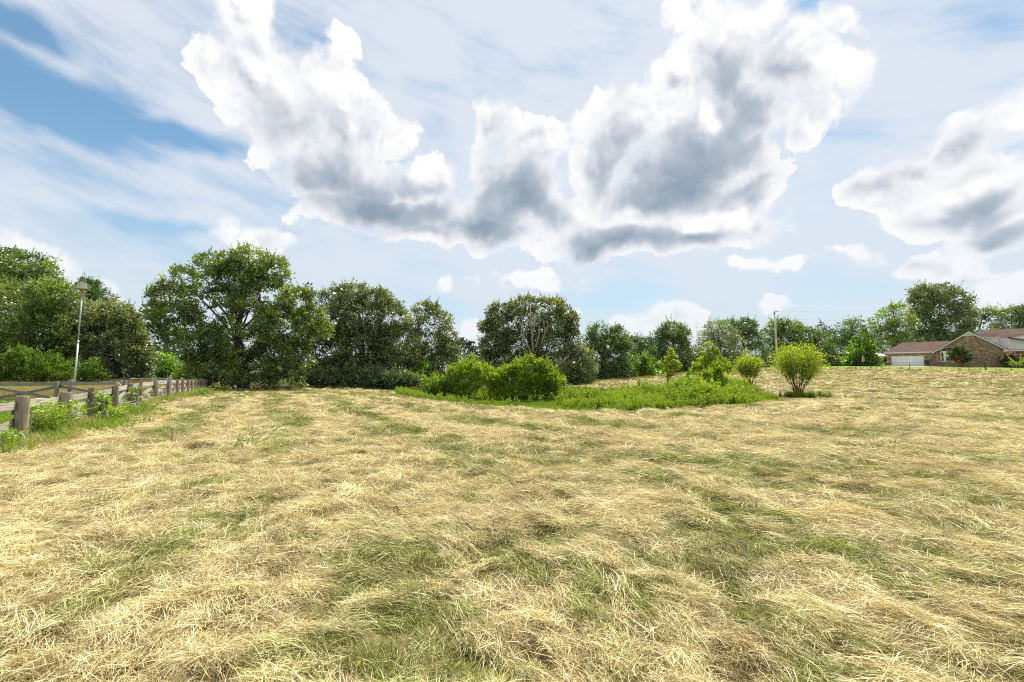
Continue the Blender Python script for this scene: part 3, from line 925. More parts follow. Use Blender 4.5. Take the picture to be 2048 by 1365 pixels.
def skeleton(base, L, top, r0, rng, P=None, twigs=60, trunk_lean=0.0, sides=8):
    """trunk up to `top`, a limb into every lobe, twigs out to the leaf clumps"""
    mb = MB()
    base = np.asarray(base, float); top = np.asarray(top, float)
    tr = curve_pts(base - np.array((0, 0, 0.3)), top, 0.03, rng, 9)
    rads = r0 * np.linspace(1.0, 0.35, 9); rads[0] *= 1.5; rads[1] *= 1.12
    mb.tube(tr, rads, sides)
    for c, r in L:
        hh = np.clip((c[2] - base[2]) / max(top[2] - base[2], 0.1) * rng.uniform(0.35, 0.7), 0.12, 0.95)
        i = hh * 8; i0 = int(i); s = tr[i0] * (1 - (i - i0)) + tr[min(i0 + 1, 8)] * (i - i0)
        e = c + np.array((0, 0, r[2] * 0.2))
        q = curve_pts(s, e, 0.08, rng, 6, 0.05)
        mb.tube(q, r0 * (1 - hh * 0.6) * np.linspace(0.34, 0.07, 6), 6)
    if P is not None and len(P):
        cs = np.array([c for c, _ in L])
        for j in rng.choice(len(P), min(twigs, len(P)), False):
            p = P[j]
            q = cs[np.argmin(((cs - p) ** 2).sum(1))]
            mb.tube(curve_pts(q - np.array((0, 0, 0.2)), p, 0.1, rng, 4), r0 * np.linspace(0.10, 0.03, 4), 4, False)
    return mb

TREE_N = 0
def make_tree(name, label, cat, px, d, lobes, leaf='oak', r0=0.25, dens=1.0, leaf_px=4.2, group=None, top=None, crown_kw=None, bark='bark', twigs=60, base_px=None, multi=1, per=20, clr=None, vbase=0.0, crown='crown', trunk='trunk'):
    """lobes in photo units, at forward distance d"""
    global TREE_N
    TREE_N += 1
    rng = np.random.default_rng(100 + TREE_N)
    bx = ((base_px if base_px is not None else px) - 1024) / FPX * d
    bz = gz(bx, d)
    T = thing(name, label, cat, (bx, d, bz), group)
    L = lobe_world(lobes, d)
    s = d / FPX
    leaf_px *= 1.05
    leaf_m = leaf_px * s
    clr = (clr if clr else 9.0) * s
    area_px = sum(math.pi * l[2] * l[3] for l in lobes)
    n_leaf = dens * area_px / (leaf_px * leaf_px * 0.30) * 4.9
    nclus = int(max(12, n_leaf / per))
    kw = dict(zmin=bz + 0.05, shoots=int(nclus * 0.12), shoot_len=16 * s); kw.update(crown_kw or {})
    V, F_, vv, P = crown_mesh(L, nclus, per, clr, leaf_m, rng, vbase=vbase, **kw)
    link(crown, mesh_raw(crown, V, [F_], {'v': vv}, False, LF[leaf]), T)
    cs = np.array([c for c, _ in L])
    if top is None:
        tp = cs[np.argmax(cs[:, 2])] * 0.5 + np.array((bx, d, cs[:, 2].max())) * 0.5
    else:
        tp = at(*top, d)
    if multi == 1:
        mb = skeleton((bx, d, bz), L, tp, r0, rng, P, twigs)
        mb.build(trunk, M[bark], T, True)
    else:
        for k in range(multi):
            mb = MB()
            c, r = L[k % len(L)]
            b0 = np.array((bx, d, bz - 0.1)) + np.array((rng.normal(0, 0.15), rng.normal(0, 0.15), 0))
            mb.tube(curve_pts(b0, c + r * rng.normal(0, 0.3, 3), 0.08, rng, 6), r0 * np.linspace(1, 0.3, 6), 6)
            mb.build('stem', M[bark], T, True)
    return T, L, P

WL = 'woodland trees left of the big oak'
# --- left wood behind the paddock
make_tree('broadleaf_tree', 'tallest leafy tree at the far left edge, behind the wood', 'tree', 20, 50,
          [(20, 525, 60, 28), (60, 540, 45, 30), (-20, 540, 60, 40), (30, 575, 75, 40), (85, 585, 40, 35), (-30, 620, 80, 60), (60, 640, 70, 60)], 'oak', 0.35, 0.8, group=WL, vbase=0.1)
make_tree('broadleaf_tree', 'broad dark green tree behind the cedars at the left edge', 'tree', 40, 42,
          [(30, 620, 80, 55), (-30, 650, 70, 70), (80, 660, 75, 60), (20, 700, 90, 60), (100, 600, 45, 40), (110, 700, 70, 50), (40, 740, 90, 30)], 'oak', 0.35, 1.0, group=WL)
make_tree('pine_tree', 'dark pine rising behind the bird house pole', 'tree', 190, 50,
          [(176, 580, 20, 22), (192, 592, 24, 20), (206, 608, 30, 20), (190, 640, 40, 28), (205, 680, 45, 35), (185, 585, 14, 20)], 'pine', 0.25, 1.1, 5.0, group=WL, crown_kw=dict(aspect=0.22, up=0.6), clr=7)
make_tree('broadleaf_tree', 'dark broad tree right behind the bird house pole', 'tree', 140, 44,
          [(130, 612, 45, 40), (165, 640, 50, 45), (160, 670, 60, 50), (130, 700, 70, 50), (180, 720, 60, 45), (150, 755, 80, 22)], 'olive', 0.3, 0.95, group=WL)
make_tree('broadleaf_tree', 'olive green tree at the right end of the left wood', 'tree', 240, 43,
          [(232, 632, 36, 28), (195, 640, 34, 34), (255, 645, 24, 24), (220, 670, 45, 40), (262, 670, 28, 36), (240, 700, 55, 40), (272, 715, 28, 42), (235, 740, 65, 32), (280, 755, 22, 22), (200, 755, 50, 20)], 'olive', 0.3, 1.0, group=WL, vbase=0.1)
CED = 'cedar shrubs along the paddock'
for px, d, lob, lab in [
    (45, 34, [(45, 722, 22, 26), (20, 735, 30, 25), (70, 735, 30, 25), (45, 752, 55, 20)], 'largest cedar shrub at the left edge of the paddock'),
    (112, 35, [(110, 728, 14, 18), (110, 742, 28, 18), (112, 756, 34, 14)], 'pointed cedar shrub left of the bird house pole'),
    (148, 36, [(148, 738, 16, 12), (148, 755, 22, 14)], 'smallest cedar shrub directly behind the bird house pole'),
    (180, 35, [(180, 732, 14, 16), (178, 748, 24, 16), (184, 758, 26, 12)], 'brown-tinged cedar shrub right of the bird house pole')]:
    make_tree('cedar_shrub', lab, 'shrub', px, d, lob, 'cedar', 0.08, 1.5, 5.0, CED, crown_kw=dict(aspect=0.35, up=0.55, gap=0.36), twigs=10, clr=6)
make_tree('broadleaf_shrub', 'fresh green shrub in the gap left of the big oak', 'shrub', 328, 60, [(328, 722, 18, 14), (315, 738, 22, 16), (345, 738, 24, 18), (330, 752, 40, 14)], 'fresh', 0.1, 1.3, 4.0, twigs=10, crown_kw=dict(gap=0.36))
make_tree('broadleaf_shrub', 'small yellow-green shrub just left of the big oak trunk', 'shrub', 382, 58, [(378, 748, 20, 12), (398, 752, 18, 10), (360, 756, 14, 8)], 'fresh', 0.06, 1.3, 4.0, twigs=6, vbase=0.15)
# --- the big oak
make_tree('oak_tree', 'big spreading oak at the end of the wooden fence', 'tree', 490, 41,
          [(430, 528, 40, 28), (500, 522, 42, 28), (548, 545, 28, 36), (470, 555, 60, 38), (365, 560, 38, 26), (340, 595, 42, 26), (312, 625, 26, 18), (355, 635, 48, 30), (318, 660, 22, 16), (345, 680, 18, 16),
           (420, 610, 60, 45), (520, 600, 65, 50), (590, 605, 36, 36), (618, 590, 12, 12), (620, 640, 32, 30), (645, 660, 18, 18), (560, 660, 70, 50), (470, 680, 75, 50), (410, 690, 50, 35),
           (430, 730, 60, 32), (510, 735, 70, 36), (580, 715, 45, 40), (470, 762, 50, 18), (540, 765, 45, 16), (590, 755, 20, 24)],
          'oak', 0.42, 0.95, 4.6, top=(485, 560), crown_kw=dict(gap=0.44, gapscale=0.6, shell=0.5, shoots=500, shoot_len=0.7), twigs=220, clr=8.5, vbase=0.05)
# --- centre-left trees
CG = 'trees along the far edge of the field'
make_tree('broadleaf_tree', 'tall grey-green tree immediately right of the big oak', 'tree', 725, 48,
          [(665, 600, 26, 22), (705, 590, 34, 22), (755, 600, 32, 24), (680, 640, 50, 36), (740, 640, 55, 42), (790, 640, 35, 36), (660, 690, 45, 42), (720, 700, 65, 45), (790, 695, 50, 45), (680, 745, 60, 30), (760, 748, 70, 30), (640, 750, 40, 25)],
          'olive', 0.28, 1.15, 4.4, CG, crown_kw=dict(gap=0.37), twigs=140)
make_tree('broadleaf_tree', 'open-crowned tree with a bare limb left of the sky gap', 'tree', 828, 51,
          [(850, 618, 26, 14), (880, 640, 24, 16), (842, 645, 34, 24), (895, 668, 20, 14), (850, 685, 40, 24), (900, 700, 18, 14), (840, 720, 50, 30), (885, 728, 36, 18), (850, 755, 60, 22)],
          'olive', 0.24, 1.0, 4.2, CG, top=(838, 640), crown_kw=dict(gap=0.41), twigs=110)
US = 'undergrowth below the far trees'
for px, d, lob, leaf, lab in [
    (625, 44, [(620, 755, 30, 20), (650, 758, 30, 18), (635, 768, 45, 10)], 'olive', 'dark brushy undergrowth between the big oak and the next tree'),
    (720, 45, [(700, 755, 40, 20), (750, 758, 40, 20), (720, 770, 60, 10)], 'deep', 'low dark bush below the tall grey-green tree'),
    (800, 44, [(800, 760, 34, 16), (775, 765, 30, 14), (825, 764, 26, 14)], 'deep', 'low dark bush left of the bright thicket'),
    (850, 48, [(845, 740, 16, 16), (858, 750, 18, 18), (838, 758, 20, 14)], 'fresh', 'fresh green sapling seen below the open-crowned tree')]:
    make_tree('broadleaf_shrub', lab, 'shrub', px, d, lob, leaf, 0.08, 1.3, 4.4, US, twigs=8, crown_kw=dict(gap=0.34), vbase=(0.0 if leaf == 'fresh' else -0.22))  # all but the fresh leaves darkened: shade below the trees put into their colour
make_tree('broadleaf_tree', 'small distant tree in the sky gap behind the thicket', 'tree', 945, 70, [(945, 725, 22, 14), (930, 738, 22, 14), (965, 738, 20, 14)], 'fresh', 0.12, 1.2, 3.6, CG, twigs=6)
# --- the tree with dead limbs
T, L, P = make_tree('broadleaf_tree', 'tree with pale dead limbs inside its crown', 'tree', 1070, 54,
          [(1000, 625, 26, 16), (1050, 612, 30, 18), (1095, 615, 34, 18), (1135, 640, 22, 26), (975, 655, 18, 12), (1005, 655, 36, 20), (1060, 640, 45, 22), (1110, 650, 40, 26), (990, 690, 32, 24), (1030, 690, 36, 30), (1100, 690, 45, 32), (1145, 690, 18, 34), (1000, 730, 45, 30), (1060, 735, 50, 30), (1130, 735, 40, 34)],
          'olive', 0.30, 1.15, 4.2, CG, top=(1066, 690), crown_kw=dict(gap=0.38), twigs=110, vbase=0.03)
for seq in ([(1066, 712), (1050, 682), (1046, 660), (1036, 638)], [(1050, 682), (1042, 664), (1044, 645)], [(1066, 705), (1064, 675), (1062, 640), (1060, 612)], [(1064, 672), (1070, 650), (1068, 632)],
            [(1070, 706), (1084, 685), (1090, 664), (1086, 640)], [(1090, 664), (1096, 652), (1094, 642)], [(1072, 695), (1078, 668), (1080, 650)], [(1090, 712), (1102, 702), (1108, 690)]):
    mb = MB()
    pts = [at(a, b, 54 - 2.2) for a, b in seq]
    mb.tube(pts, np.linspace(0.11, 0.035, len(pts)), 6)
    mb.build('dead_limb', M['deadwood'], T, True)
mb = MB(); d_ = 50.0
for seq, r in (([(1086, 750), (1100, 742), (1112, 734), (1124, 726)], 0.12), ([(1124, 726), (1130, 718), (1138, 712)], 0.08), ([(1122, 727), (1114, 722), (1106, 714), (1098, 712)], 0.07), ([(1106, 714), (1092, 712), (1088, 716)], 0.05),
               ([(1122, 727), (1121, 717)], 0.04), ([(1104, 739), (1102, 730), (1094, 728)], 0.05), ([(1108, 736), (1111, 730)], 0.035)):
    mb.tube([at(a, b, d_) for a, b in seq], np.linspace(r, r * 0.4, len(seq)), 6)
tag(mb.build('fallen_branch', M['deadwood'], None, True), 'bare forked grey branch jutting out right of the bright thicket', 'branch')
make_tree('broadleaf_shrub', 'olive undergrowth below the forked dead branch', 'shrub', 1140, 52, [(1120, 745, 36, 24), (1160, 745, 30, 28), (1175, 720, 16, 22), (1140, 762, 50, 14)], 'olive', 0.1, 1.2, 4.2, US, twigs=10, crown_kw=dict(gap=0.36))
# --- right-centre tree line
for px, d, lob, leaf, lab, kw in [
    (1212, 62, [(1205, 668, 26, 18), (1235, 672, 20, 18), (1185, 690, 20, 18), (1215, 700, 45, 30), (1200, 735, 45, 30), (1250, 720, 20, 40), (1225, 755, 50, 14)], 'deep', 'dense dark tree right of the tree with dead limbs', {}),
    (1270, 95, [(1270, 690, 24, 14), (1300, 690, 26, 14), (1285, 710, 45, 20), (1320, 700, 20, 20)], 'far', 'lower hazy trees seen between two dark tall trees', {}),
    (1292, 72, [(1290, 705, 26, 26), (1310, 715, 22, 26), (1275, 725, 25, 22)], 'deep', 'mid green tree standing before the hazy trees', {}),
    (1285, 63, [(1270, 728, 22, 16), (1295, 732, 24, 18), (1315, 740, 18, 14), (1260, 745, 25, 14), (1290, 748, 36, 10)], 'fresh', 'low broad-leaved bush at the field edge left of the two yellow-green saplings', {}),
    (1345, 68, [(1345, 662, 22, 20), (1328, 672, 16, 16), (1364, 672, 14, 20), (1345, 690, 30, 22), (1350, 715, 32, 28), (1345, 738, 36, 16)], 'deep', 'tall narrow dark tree in the middle of the right tree line', {}),
    (1395, 70, [(1390, 715, 24, 20), (1375, 730, 25, 16), (1410, 725, 18, 22), (1395, 742, 30, 8)], 'olive', 'scrubby brownish bush left of the feathery tree', {}),
    (1440, 76, [(1432, 660, 22, 18), (1415, 675, 16, 12), (1450, 675, 26, 22), (1430, 700, 34, 24), (1465, 705, 26, 30), (1450, 730, 36, 18)], 'olive', 'feathery grey-green tree behind the yellow-green saplings', dict(crown_kw=dict(aspect=0.3, droop=0.2, gap=0.38), vbase=0.1)),
    (1495, 84, [(1460, 652, 14, 12), (1492, 655, 20, 16), (1505, 680, 24, 22), (1480, 690, 24, 24), (1510, 712, 22, 24), (1490, 730, 36, 12)], 'deep', 'dark round-topped tree left of the utility pole', {}),
    (1570, 92, [(1550, 655, 18, 14), (1578, 655, 20, 14), (1565, 680, 34, 22), (1600, 670, 14, 16), (1555, 710, 32, 26), (1595, 705, 24, 28), (1575, 735, 50, 10)], 'deep', 'dark tree directly behind the utility pole', {}),
    (1625, 94, [(1618, 672, 18, 14), (1640, 690, 22, 20), (1615, 705, 24, 24), (1650, 715, 24, 18)], 'deep', 'lower dark tree right of the utility pole', {}),
    (1648, 104, [(1646, 662, 14, 12), (1655, 680, 16, 14)], 'far', 'thin pale-leaved tree behind the bright fan-shaped willow', dict(dens=0.5)),
    (1700, 98, [(1690, 655, 18, 12), (1715, 650, 16, 10), (1680, 675, 26, 16), (1715, 675, 28, 18), (1670, 700, 28, 22), (1740, 690, 22, 22), (1730, 715, 30, 18), (1670, 722, 30, 12)], 'deep', 'loose dark trees behind the pyramidal green tree', dict(dens=0.8)),
    (1722, 90, [(1722, 675, 10, 12), (1722, 690, 18, 12), (1722, 705, 26, 13), (1722, 720, 32, 13), (1722, 730, 34, 8)], 'fresh', 'pyramidal green tree left of the garage', dict(dens=1.4, vbase=-0.05, crown_kw=dict(gap=0.3))),
    (1790, 108, [(1790, 625, 24, 14), (1765, 645, 26, 18), (1805, 650, 26, 22), (1770, 675, 26, 16), (1800, 685, 26, 16)], 'oak', 'light feathery tree left of the tallest tree behind the garage', dict(dens=0.7, vbase=0.08, crown_kw=dict(gap=0.46))),
    (1880, 116, [(1850, 590, 26, 18), (1885, 588, 30, 18), (1918, 600, 24, 18), (1838, 615, 26, 20), (1880, 620, 45, 24), (1930, 630, 16, 24), (1850, 650, 34, 22), (1900, 655, 36, 22), (1860, 680, 40, 16)], 'olive', 'tallest round-crowned tree behind the brick garage', dict(crown_kw=dict(gap=0.43))),
    (1965, 118, [(1945, 635, 22, 10), (1975, 628, 22, 9), (1960, 648, 26, 10), (1998, 645, 14, 14), (1935, 660, 20, 12), (1985, 660, 20, 8)], 'olive', 'open wispy tree with dark limbs above the house ridge', dict(dens=0.7, twigs=30, crown_kw=dict(gap=0.5))),
    (2030, 120, [(2025, 630, 26, 13), (2055, 628, 25, 14), (2020, 650, 30, 14), (2060, 650, 30, 18)], 'deep', 'rounded tree at the right edge behind the house', {}),
    (1790, 112, [(1780, 690, 30, 14), (1830, 690, 40, 14), (1880, 690, 40, 14), (1925, 680, 30, 14)], 'deep', 'dark low trees directly behind the garage roof', {}),
    (1660, 96, [(1640, 728, 30, 12), (1675, 728, 30, 12)], 'deep', 'dark hedge along the far yard left of the pyramidal tree', {})]:
    k2 = dict(leaf=leaf, r0=0.28, dens=1.0, leaf_px=3.7, group=CG, twigs=30)
    k2.update(kw)
    make_tree('broadleaf_tree', lab, 'tree', px, d, lob, **k2)

# --- bright thicket in the hollow: separate shrubs
TH = 'bright green shrubs of the thicket in the hollow'
for px, d, lob, lab in [
    (868, 35, [(872, 770, 26, 16), (855, 782, 22, 14), (890, 778, 24, 20), (870, 792, 30, 10)], 'low bright shrub at the left end of the thicket'),
    (925, 35, [(922, 747, 24, 18), (905, 765, 26, 20), (942, 765, 30, 24), (922, 788, 36, 18), (945, 742, 14, 12), (928, 732, 6, 11), (943, 734, 5, 9), (905, 748, 6, 9)], 'bright rounded shrub second from the left of the thicket'),
    (978, 34.5, [(965, 747, 22, 16), (988, 760, 28, 20), (968, 778, 34, 24), (1000, 785, 32, 20), (958, 736, 6, 9), (1004, 762, 26, 20)], 'bright shrub with the flattest top in the middle of the thicket'),
    (1032, 34.5, [(1018, 755, 26, 18), (1040, 742, 20, 16), (1035, 768, 36, 22), (1030, 786, 36, 18), (1018, 742, 7, 10), (1034, 732, 6, 10), (1048, 730, 6, 9)], 'bright shrub left of the tallest one in the thicket'),
    (1075, 34, [(1056, 731, 18, 14), (1082, 736, 22, 15), (1075, 755, 38, 22), (1098, 764, 26, 22), (1068, 782, 40, 18), (1100, 782, 22, 14), (1060, 724, 7, 10), (1074, 726, 6, 9), (1090, 732, 7, 10), (1106, 748, 7, 10), (1050, 760, 20, 20)], 'tallest bright shrub of the thicket'),
    (1115, 38, [(1112, 764, 14, 10), (1120, 772, 14, 9)], 'small low shrub at the right end of the thicket')]:
    make_tree('willow_shrub', lab, 'shrub', px, d, lob, 'bright', 0.035, 1.25, 4.6, TH, crown_kw=dict(gap=0.36, gapscale=0.8, aspect=0.34, up=0.9, shell=0.5, shoots=110, shoot_len=0.5), clr=6.0, bark='stem', multi=5, per=12, vbase=0.08)

# --- saplings and shrubs right of the hollow
make_tree('sapling_tree', 'yellow-green sapling behind the weeds, leftmost of the young trees', 'tree', 1338, 36,
          [(1340, 712, 8, 9), (1336, 726, 13, 9), (1350, 734, 9, 9), (1320, 730, 8, 5), (1338, 744, 11, 9), (1337, 758, 7, 7)], 'yellow', 0.06, 1.0, 4.2, twigs=24, vbase=0.05, bark='stem', crown_kw=dict(gap=0.44, shoots=40, shoot_len=0.35), clr=4.5)
make_tree('sapling_tree', 'tallest yellow-green young tree with a narrow pointed top', 'tree', 1420, 35,
          [(1418, 696, 7, 10), (1424, 712, 16, 12), (1410, 726, 20, 14), (1436, 728, 22, 14), (1452, 738, 14, 10), (1398, 742, 16, 10), (1424, 745, 30, 12)], 'yellow', 0.06, 1.05, 4.2, twigs=24, vbase=0.05, bark='stem', crown_kw=dict(gap=0.44, shoots=40, shoot_len=0.35), clr=4.5)
make_tree('willow_shrub', 'bright rounded shrub standing in the tall weeds', 'shrub', 1445, 26,
          [(1442, 738, 16, 12), (1430, 755, 22, 14), (1460, 760, 20, 14), (1440, 775, 34, 16), (1425, 790, 30, 12), (1465, 788, 24, 14)], 'bright', 0.03, 1.3, 4.6, crown_kw=dict(gap=0.38, aspect=0.32, up=0.7, shoots=160, shoot_len=0.5), clr=6.5, bark='stem', multi=6, vbase=0.12)
make_tree('sapling_tree', 'small broad-leaved sapling with yellowing leaves among the weeds', 'tree', 1378, 24,
          [(1378, 756, 7, 9), (1370, 768, 10, 8), (1390, 768, 9, 8), (1378, 782, 12, 9), (1360, 772, 7, 6), (1398, 772, 6, 5)], 'fresh', 0.025, 1.0, 5.5, twigs=12, vbase=0.15, bark='stem', crown_kw=dict(aspect=0.6, gap=0.4), clr=5)

def fan_shrub(label, px, row, d, half, top_row, crown_row, nst, seed, leafpx=4.0, lop=None):
    """willow with many stems fanning out of one stool, leafy in its upper half"""
    rng = np.random.default_rng(seed)
    b = at(px, row, d); b[2] = gz(b[0], d)
    s = d / FPX
    T = thing('fan_willow', label, 'shrub', b, 'fan-shaped willow shrubs in the mown field')
    Q, A, vs = [], [], []
    hgt = (row - top_row) * s
    for k in range(nst):
        mb = MB()
        az = rng.random() * 2 * math.pi
        rr = math.sqrt(rng.random())
        ex = np.array((math.cos(az) * half * s * rr, math.sin(az) * half * s * rr * 0.8, 0))
        H = hgt * (0.68 + 0.32 * math.sqrt(max(0, 1 - rr * rr))) * rng.uniform(0.86, 1.0)
        if lop is not None and ex[0] > 0.5 * half * s: H *= lop
        p0 = b + np.array((rng.normal(0, 0.09), rng.normal(0, 0.09), -0.05))
        t = np.linspace(0, 1, 7)[:, None]
        pts = p0 + ex * (t ** 1.05) + np.array((0, 0, H)) * (t ** 0.92) + rng.normal(0, 0.02, (7, 3)) * t
        mb.tube(pts, np.linspace(0.016, 0.005, 7), 5)
        mb.build('stem', M['stem'], T, True)
        nl = int(250 * (rng.random() * 0.5 + 0.75))
        f = 0.36 + 0.64 * rng.random(nl) ** 0.5
        i = f * 6; i0 = np.minimum(i.astype(int), 5); w = (i - i0)[:, None]
        c = pts[i0] * (1 - w) + pts[i0 + 1] * w
        dn = smooth(0.5, 0.85, f)
        sd = rng.normal(size=(nl, 3)) * (0.04 + 0.25 * dn)[:, None] * (half * s / 1.6)
        Q.append(c + sd); A.append(unit(sd * 1.2 + rng.normal(size=(nl, 3)) * 0.35 + np.array((0, 0, 0.5)) + ex * 0.15)); vs.append(np.clip(rng.normal(0.45, 0.18, nl) + 0.25 * dn, 0, 1))
    Q, A, vs = np.concatenate(Q), np.concatenate(A), np.concatenate(vs)
    Ls = leafpx * s * rng.uniform(0.7, 1.3, len(Q))
    V, F_ = leaves_at(Q, A, Ls, Ls * 0.36, rng)
    link('foliage', mesh_raw('foliage', V, [F_], {'v': np.repeat(vs, 4)}, False, LF['yellow']), T)
    return T
fan_shrub('large bright fan-shaped willow standing alone on the mown field', 1596, 796, 28.3, 45, 689, 745, 40, 5, lop=0.84)
fan_shrub('smaller fan-shaped willow left of the large one', 1502, 777, 33.3, 21, 708, 740, 22, 9)

# --- far wooded hills: one mass
rng = np.random.default_rng(4)
Lh = []
for px in range(-300, 2400, 9):
    d0 = 330 + 60 * math.sin(px * 0.013)
    rise = 34 * math.exp(-((px - 330) / 60.0) ** 2) + 40 * math.exp(-((px - 915) / 55.0) ** 2) + 20 + 5 * math.sin(px * 0.05) + 4 * rng.random()
    c = at(px, 746 - rise * 0.5, d0); r = d0 / FPX
    Lh.append((c, np.array((12 * r, 14 * r, rise * 0.55 * r))))
V, F_, vv, P = crown_mesh(Lh, 5200, 9, 2.2, 1.7, rng, gap=0.30, gapscale=0.12, aspect=0.8, shell=0.75)
o = link('far_woodland', mesh_raw('far_woodland', V, [F_], {'v': vv}, False, LF['far']))
o['kind'] = 'stuff'; o['label'] = 'hazy wooded ridge far behind the trees'
hx = np.linspace(-900, 1100, 80)
hv, hq = [], []
for j, (yy, zz) in enumerate(((250, -3.0), (300, 4.0), (345, 7.0), (420, 7.5), (700, 3.0))):
    for x in hx:
        hv.append((x, yy + 30 * math.sin(x * 0.006), zz + (1.6 * math.sin(x * 0.017) if 0 < j < 4 else 0)))
idx = np.arange(5 * 80).reshape(5, 80)
o = link('hills', mesh_raw('hills', np.array(hv), [np.stack([idx[:-1, :-1], idx[:-1, 1:], idx[1:, 1:], idx[1:, :-1]], -1).reshape(-1, 4)], None, True, plain_mat('hill_cover', (0.05, 0.075, 0.04), 0.95, 0.3, 0.05)))
o['kind'] = 'structure'

# ------------------------------------------------------------------ grass and weeds (stuff)
M['turf'] = leaf_mat('turf_blades', [(0.0, (0.08, 0.14, 0.008)), (0.5, (0.20, 0.30, 0.018)), (1.0, (0.34, 0.42, 0.05))], 0.4, (1.2, 1.2, 0.6), 0.03, True)
M['dry'] = leaf_mat('dry_grass', [(0.0, (0.16, 0.15, 0.05)), (0.3, (0.34, 0.30, 0.11)), (0.7, (0.55, 0.46, 0.22)), (1.0, (0.70, 0.60, 0.36))], 0.35, (1.1, 1.0, 0.8), 0.03, True)
M['seed'] = leaf_mat('seeding_grass', [(0.0, (0.20, 0.20, 0.05)), (0.5, (0.46, 0.40, 0.15)), (0.85, (0.56, 0.44, 0.20)), (1.0, (0.36, 0.20, 0.10))], 0.35, (1.1, 1.0, 0.8), 0.03, True)
M['weed'] = leaf_mat('weed_leaves', [(0.0, (0.07, 0.12, 0.008)), (0.5, (0.22, 0.32, 0.018)), (0.85, (0.33, 0.42, 0.028)), (1.0, (0.47, 0.52, 0.05))], 0.45, (1.25, 1.25, 0.5), 0.03, True)
proto_set('turf', [(lambda: strands(120, 0.28, 0.08, 0.20, 0.012, (1.2, 0.25), (0.7, 0.4), 2.0)) for _ in range(6)], M['turf'])
proto_set('tall_dry', [(lambda: join_parts([strands(60, 0.16, 0.35, 0.85, 0.006, (1.25, 0.22), (0.35, 0.5), 2.0, v0=0.2), strands(22, 0.18, 0.2, 0.5, 0.010, (1.1, 0.3), (0.3, 0.5), 2.0, v0=0.0, v1=0.3)])) for _ in range(8)], M['dry'])
proto_set('seed_grass', [(lambda: join_parts([strands(46, 0.35, 0.45, 0.85, 0.016, (1.35, 0.14), (1.0, 0.3), 2.0, v1=0.8)])) for _ in range(6)], M['seed'])
def weed_plant(h, ns, nl, wide, lw):
    def mk():
        parts = []
        for s_ in range(ns):
            b0 = RNG.normal(0, 0.13, 3); b0[2] = 0
            tip = b0 + np.array((RNG.normal(0, wide), RNG.normal(0, wide), h * RNG.uniform(0.7, 1.05)))
            f = 0.12 + 0.88 * RNG.random(nl)
            c = b0 + (tip - b0) * f[:, None]
            az = RNG.random(nl) * 2 * np.pi
            A = unit(np.stack([np.cos(az), np.sin(az), RNG.uniform(0.2, 1.1, nl)], 1))
            Ls = lw * RNG.uniform(0.7, 1.4, nl) * (1.25 - 0.6 * f)
            V, F_ = leaves_at(c, A, Ls, Ls * 0.26)
            parts.append((V, F_, np.zeros((0, 3), int), np.repeat(np.clip(0.25 + 0.45 * f + RNG.normal(0, 0.15, nl), 0, 1), 4)))
            sv, sf = tube_arrays([b0, (b0 + tip) / 2, tip], [0.006, 0.005, 0.003], 3, False)
            parts.append((np.array(sv), np.array(sf), np.zeros((0, 3), int), np.full(len(sv), 0.25)))
        return join_parts(parts)
    return mk
proto_set('weeds', [weed_plant(1.0, 5, 46, 0.14, 0.16) for _ in range(8)], M['weed'])

def in_poly_points(n, poly, rng=RNG):
    P = np.array(poly); lo, hi = P.min(0), P.max(0)
    x = rng.uniform(lo[0], hi[0], n); y = rng.uniform(lo[1], hi[1], n)
    k = poly_sdf(x, y, poly) < 0
    return x[k], y[k]
def plain_scatter(name, key, x, y, s0, s1, label, hue=None, sink=0.0):
    k = len(x)
    h = RNG.random(k) if hue is None else np.clip(hue + RNG.normal(0, 0.12, k), 0, 1)
    return scatter(name, key, np.stack([x, y, ground(x, y) - sink], 1), RNG.random(k) * 6.283, RNG.uniform(s0, s1, k), h, label, RNG.normal(0, 0.08, (k, 2)))

x, y = in_poly_points(20000, BASIN)
plain_scatter('hollow_grass', 'turf', x, y, 0.8, 1.4, 'bright green grass on the floor of the hollow', 0.45 + 0.5 * (fbm(x * 0.5, y * 0.5, 3, 77) - 0.5) * 2)
# tall weeds fill the right two thirds of the hollow
def pxof(x, y): return 1024 + FPX * x / y
BIG = [(a_ * 1.0 + (a_ - 3.0) * 0.05, b_ + (b_ - 30) * 0.05) for a_, b_ in BASIN]
x, y = in_poly_points(18000, BIG)
p = pxof(x, y); sdw = poly_sdf(x, y, BASIN)
dens = smooth(1110, 1200, p + 60 * (fbm(x * 0.6, y * 0.6, 3, 13) - 0.5)) * (0.5 + 0.5 * smooth(31, 27, y)) * smooth(0.42, 0.5, fbm(x * 0.7 + 4, y * 0.7, 3, 19) + 0.30 * smooth(1150, 1300, p) + 0.05) * smooth(37, 33, y)
dens = dens * smooth(0.9, -0.7, sdw + 1.6 * (fbm(x * 1.1, y * 1.1, 2, 29) - 0.5))
k = RNG.random(len(x)) < dens
hgt = 0.58 + 0.42 * smooth(1200, 1400, p[k]) - 0.40 * smooth(1450, 1550, p[k]) - 0.25 * smooth(-0.9, -0.1, poly_sdf(x[k], y[k], BASIN))
hgt = hgt * (0.35 + 1.2 * fbm(x[k] * 0.55, y[k] * 0.55, 2, 23))
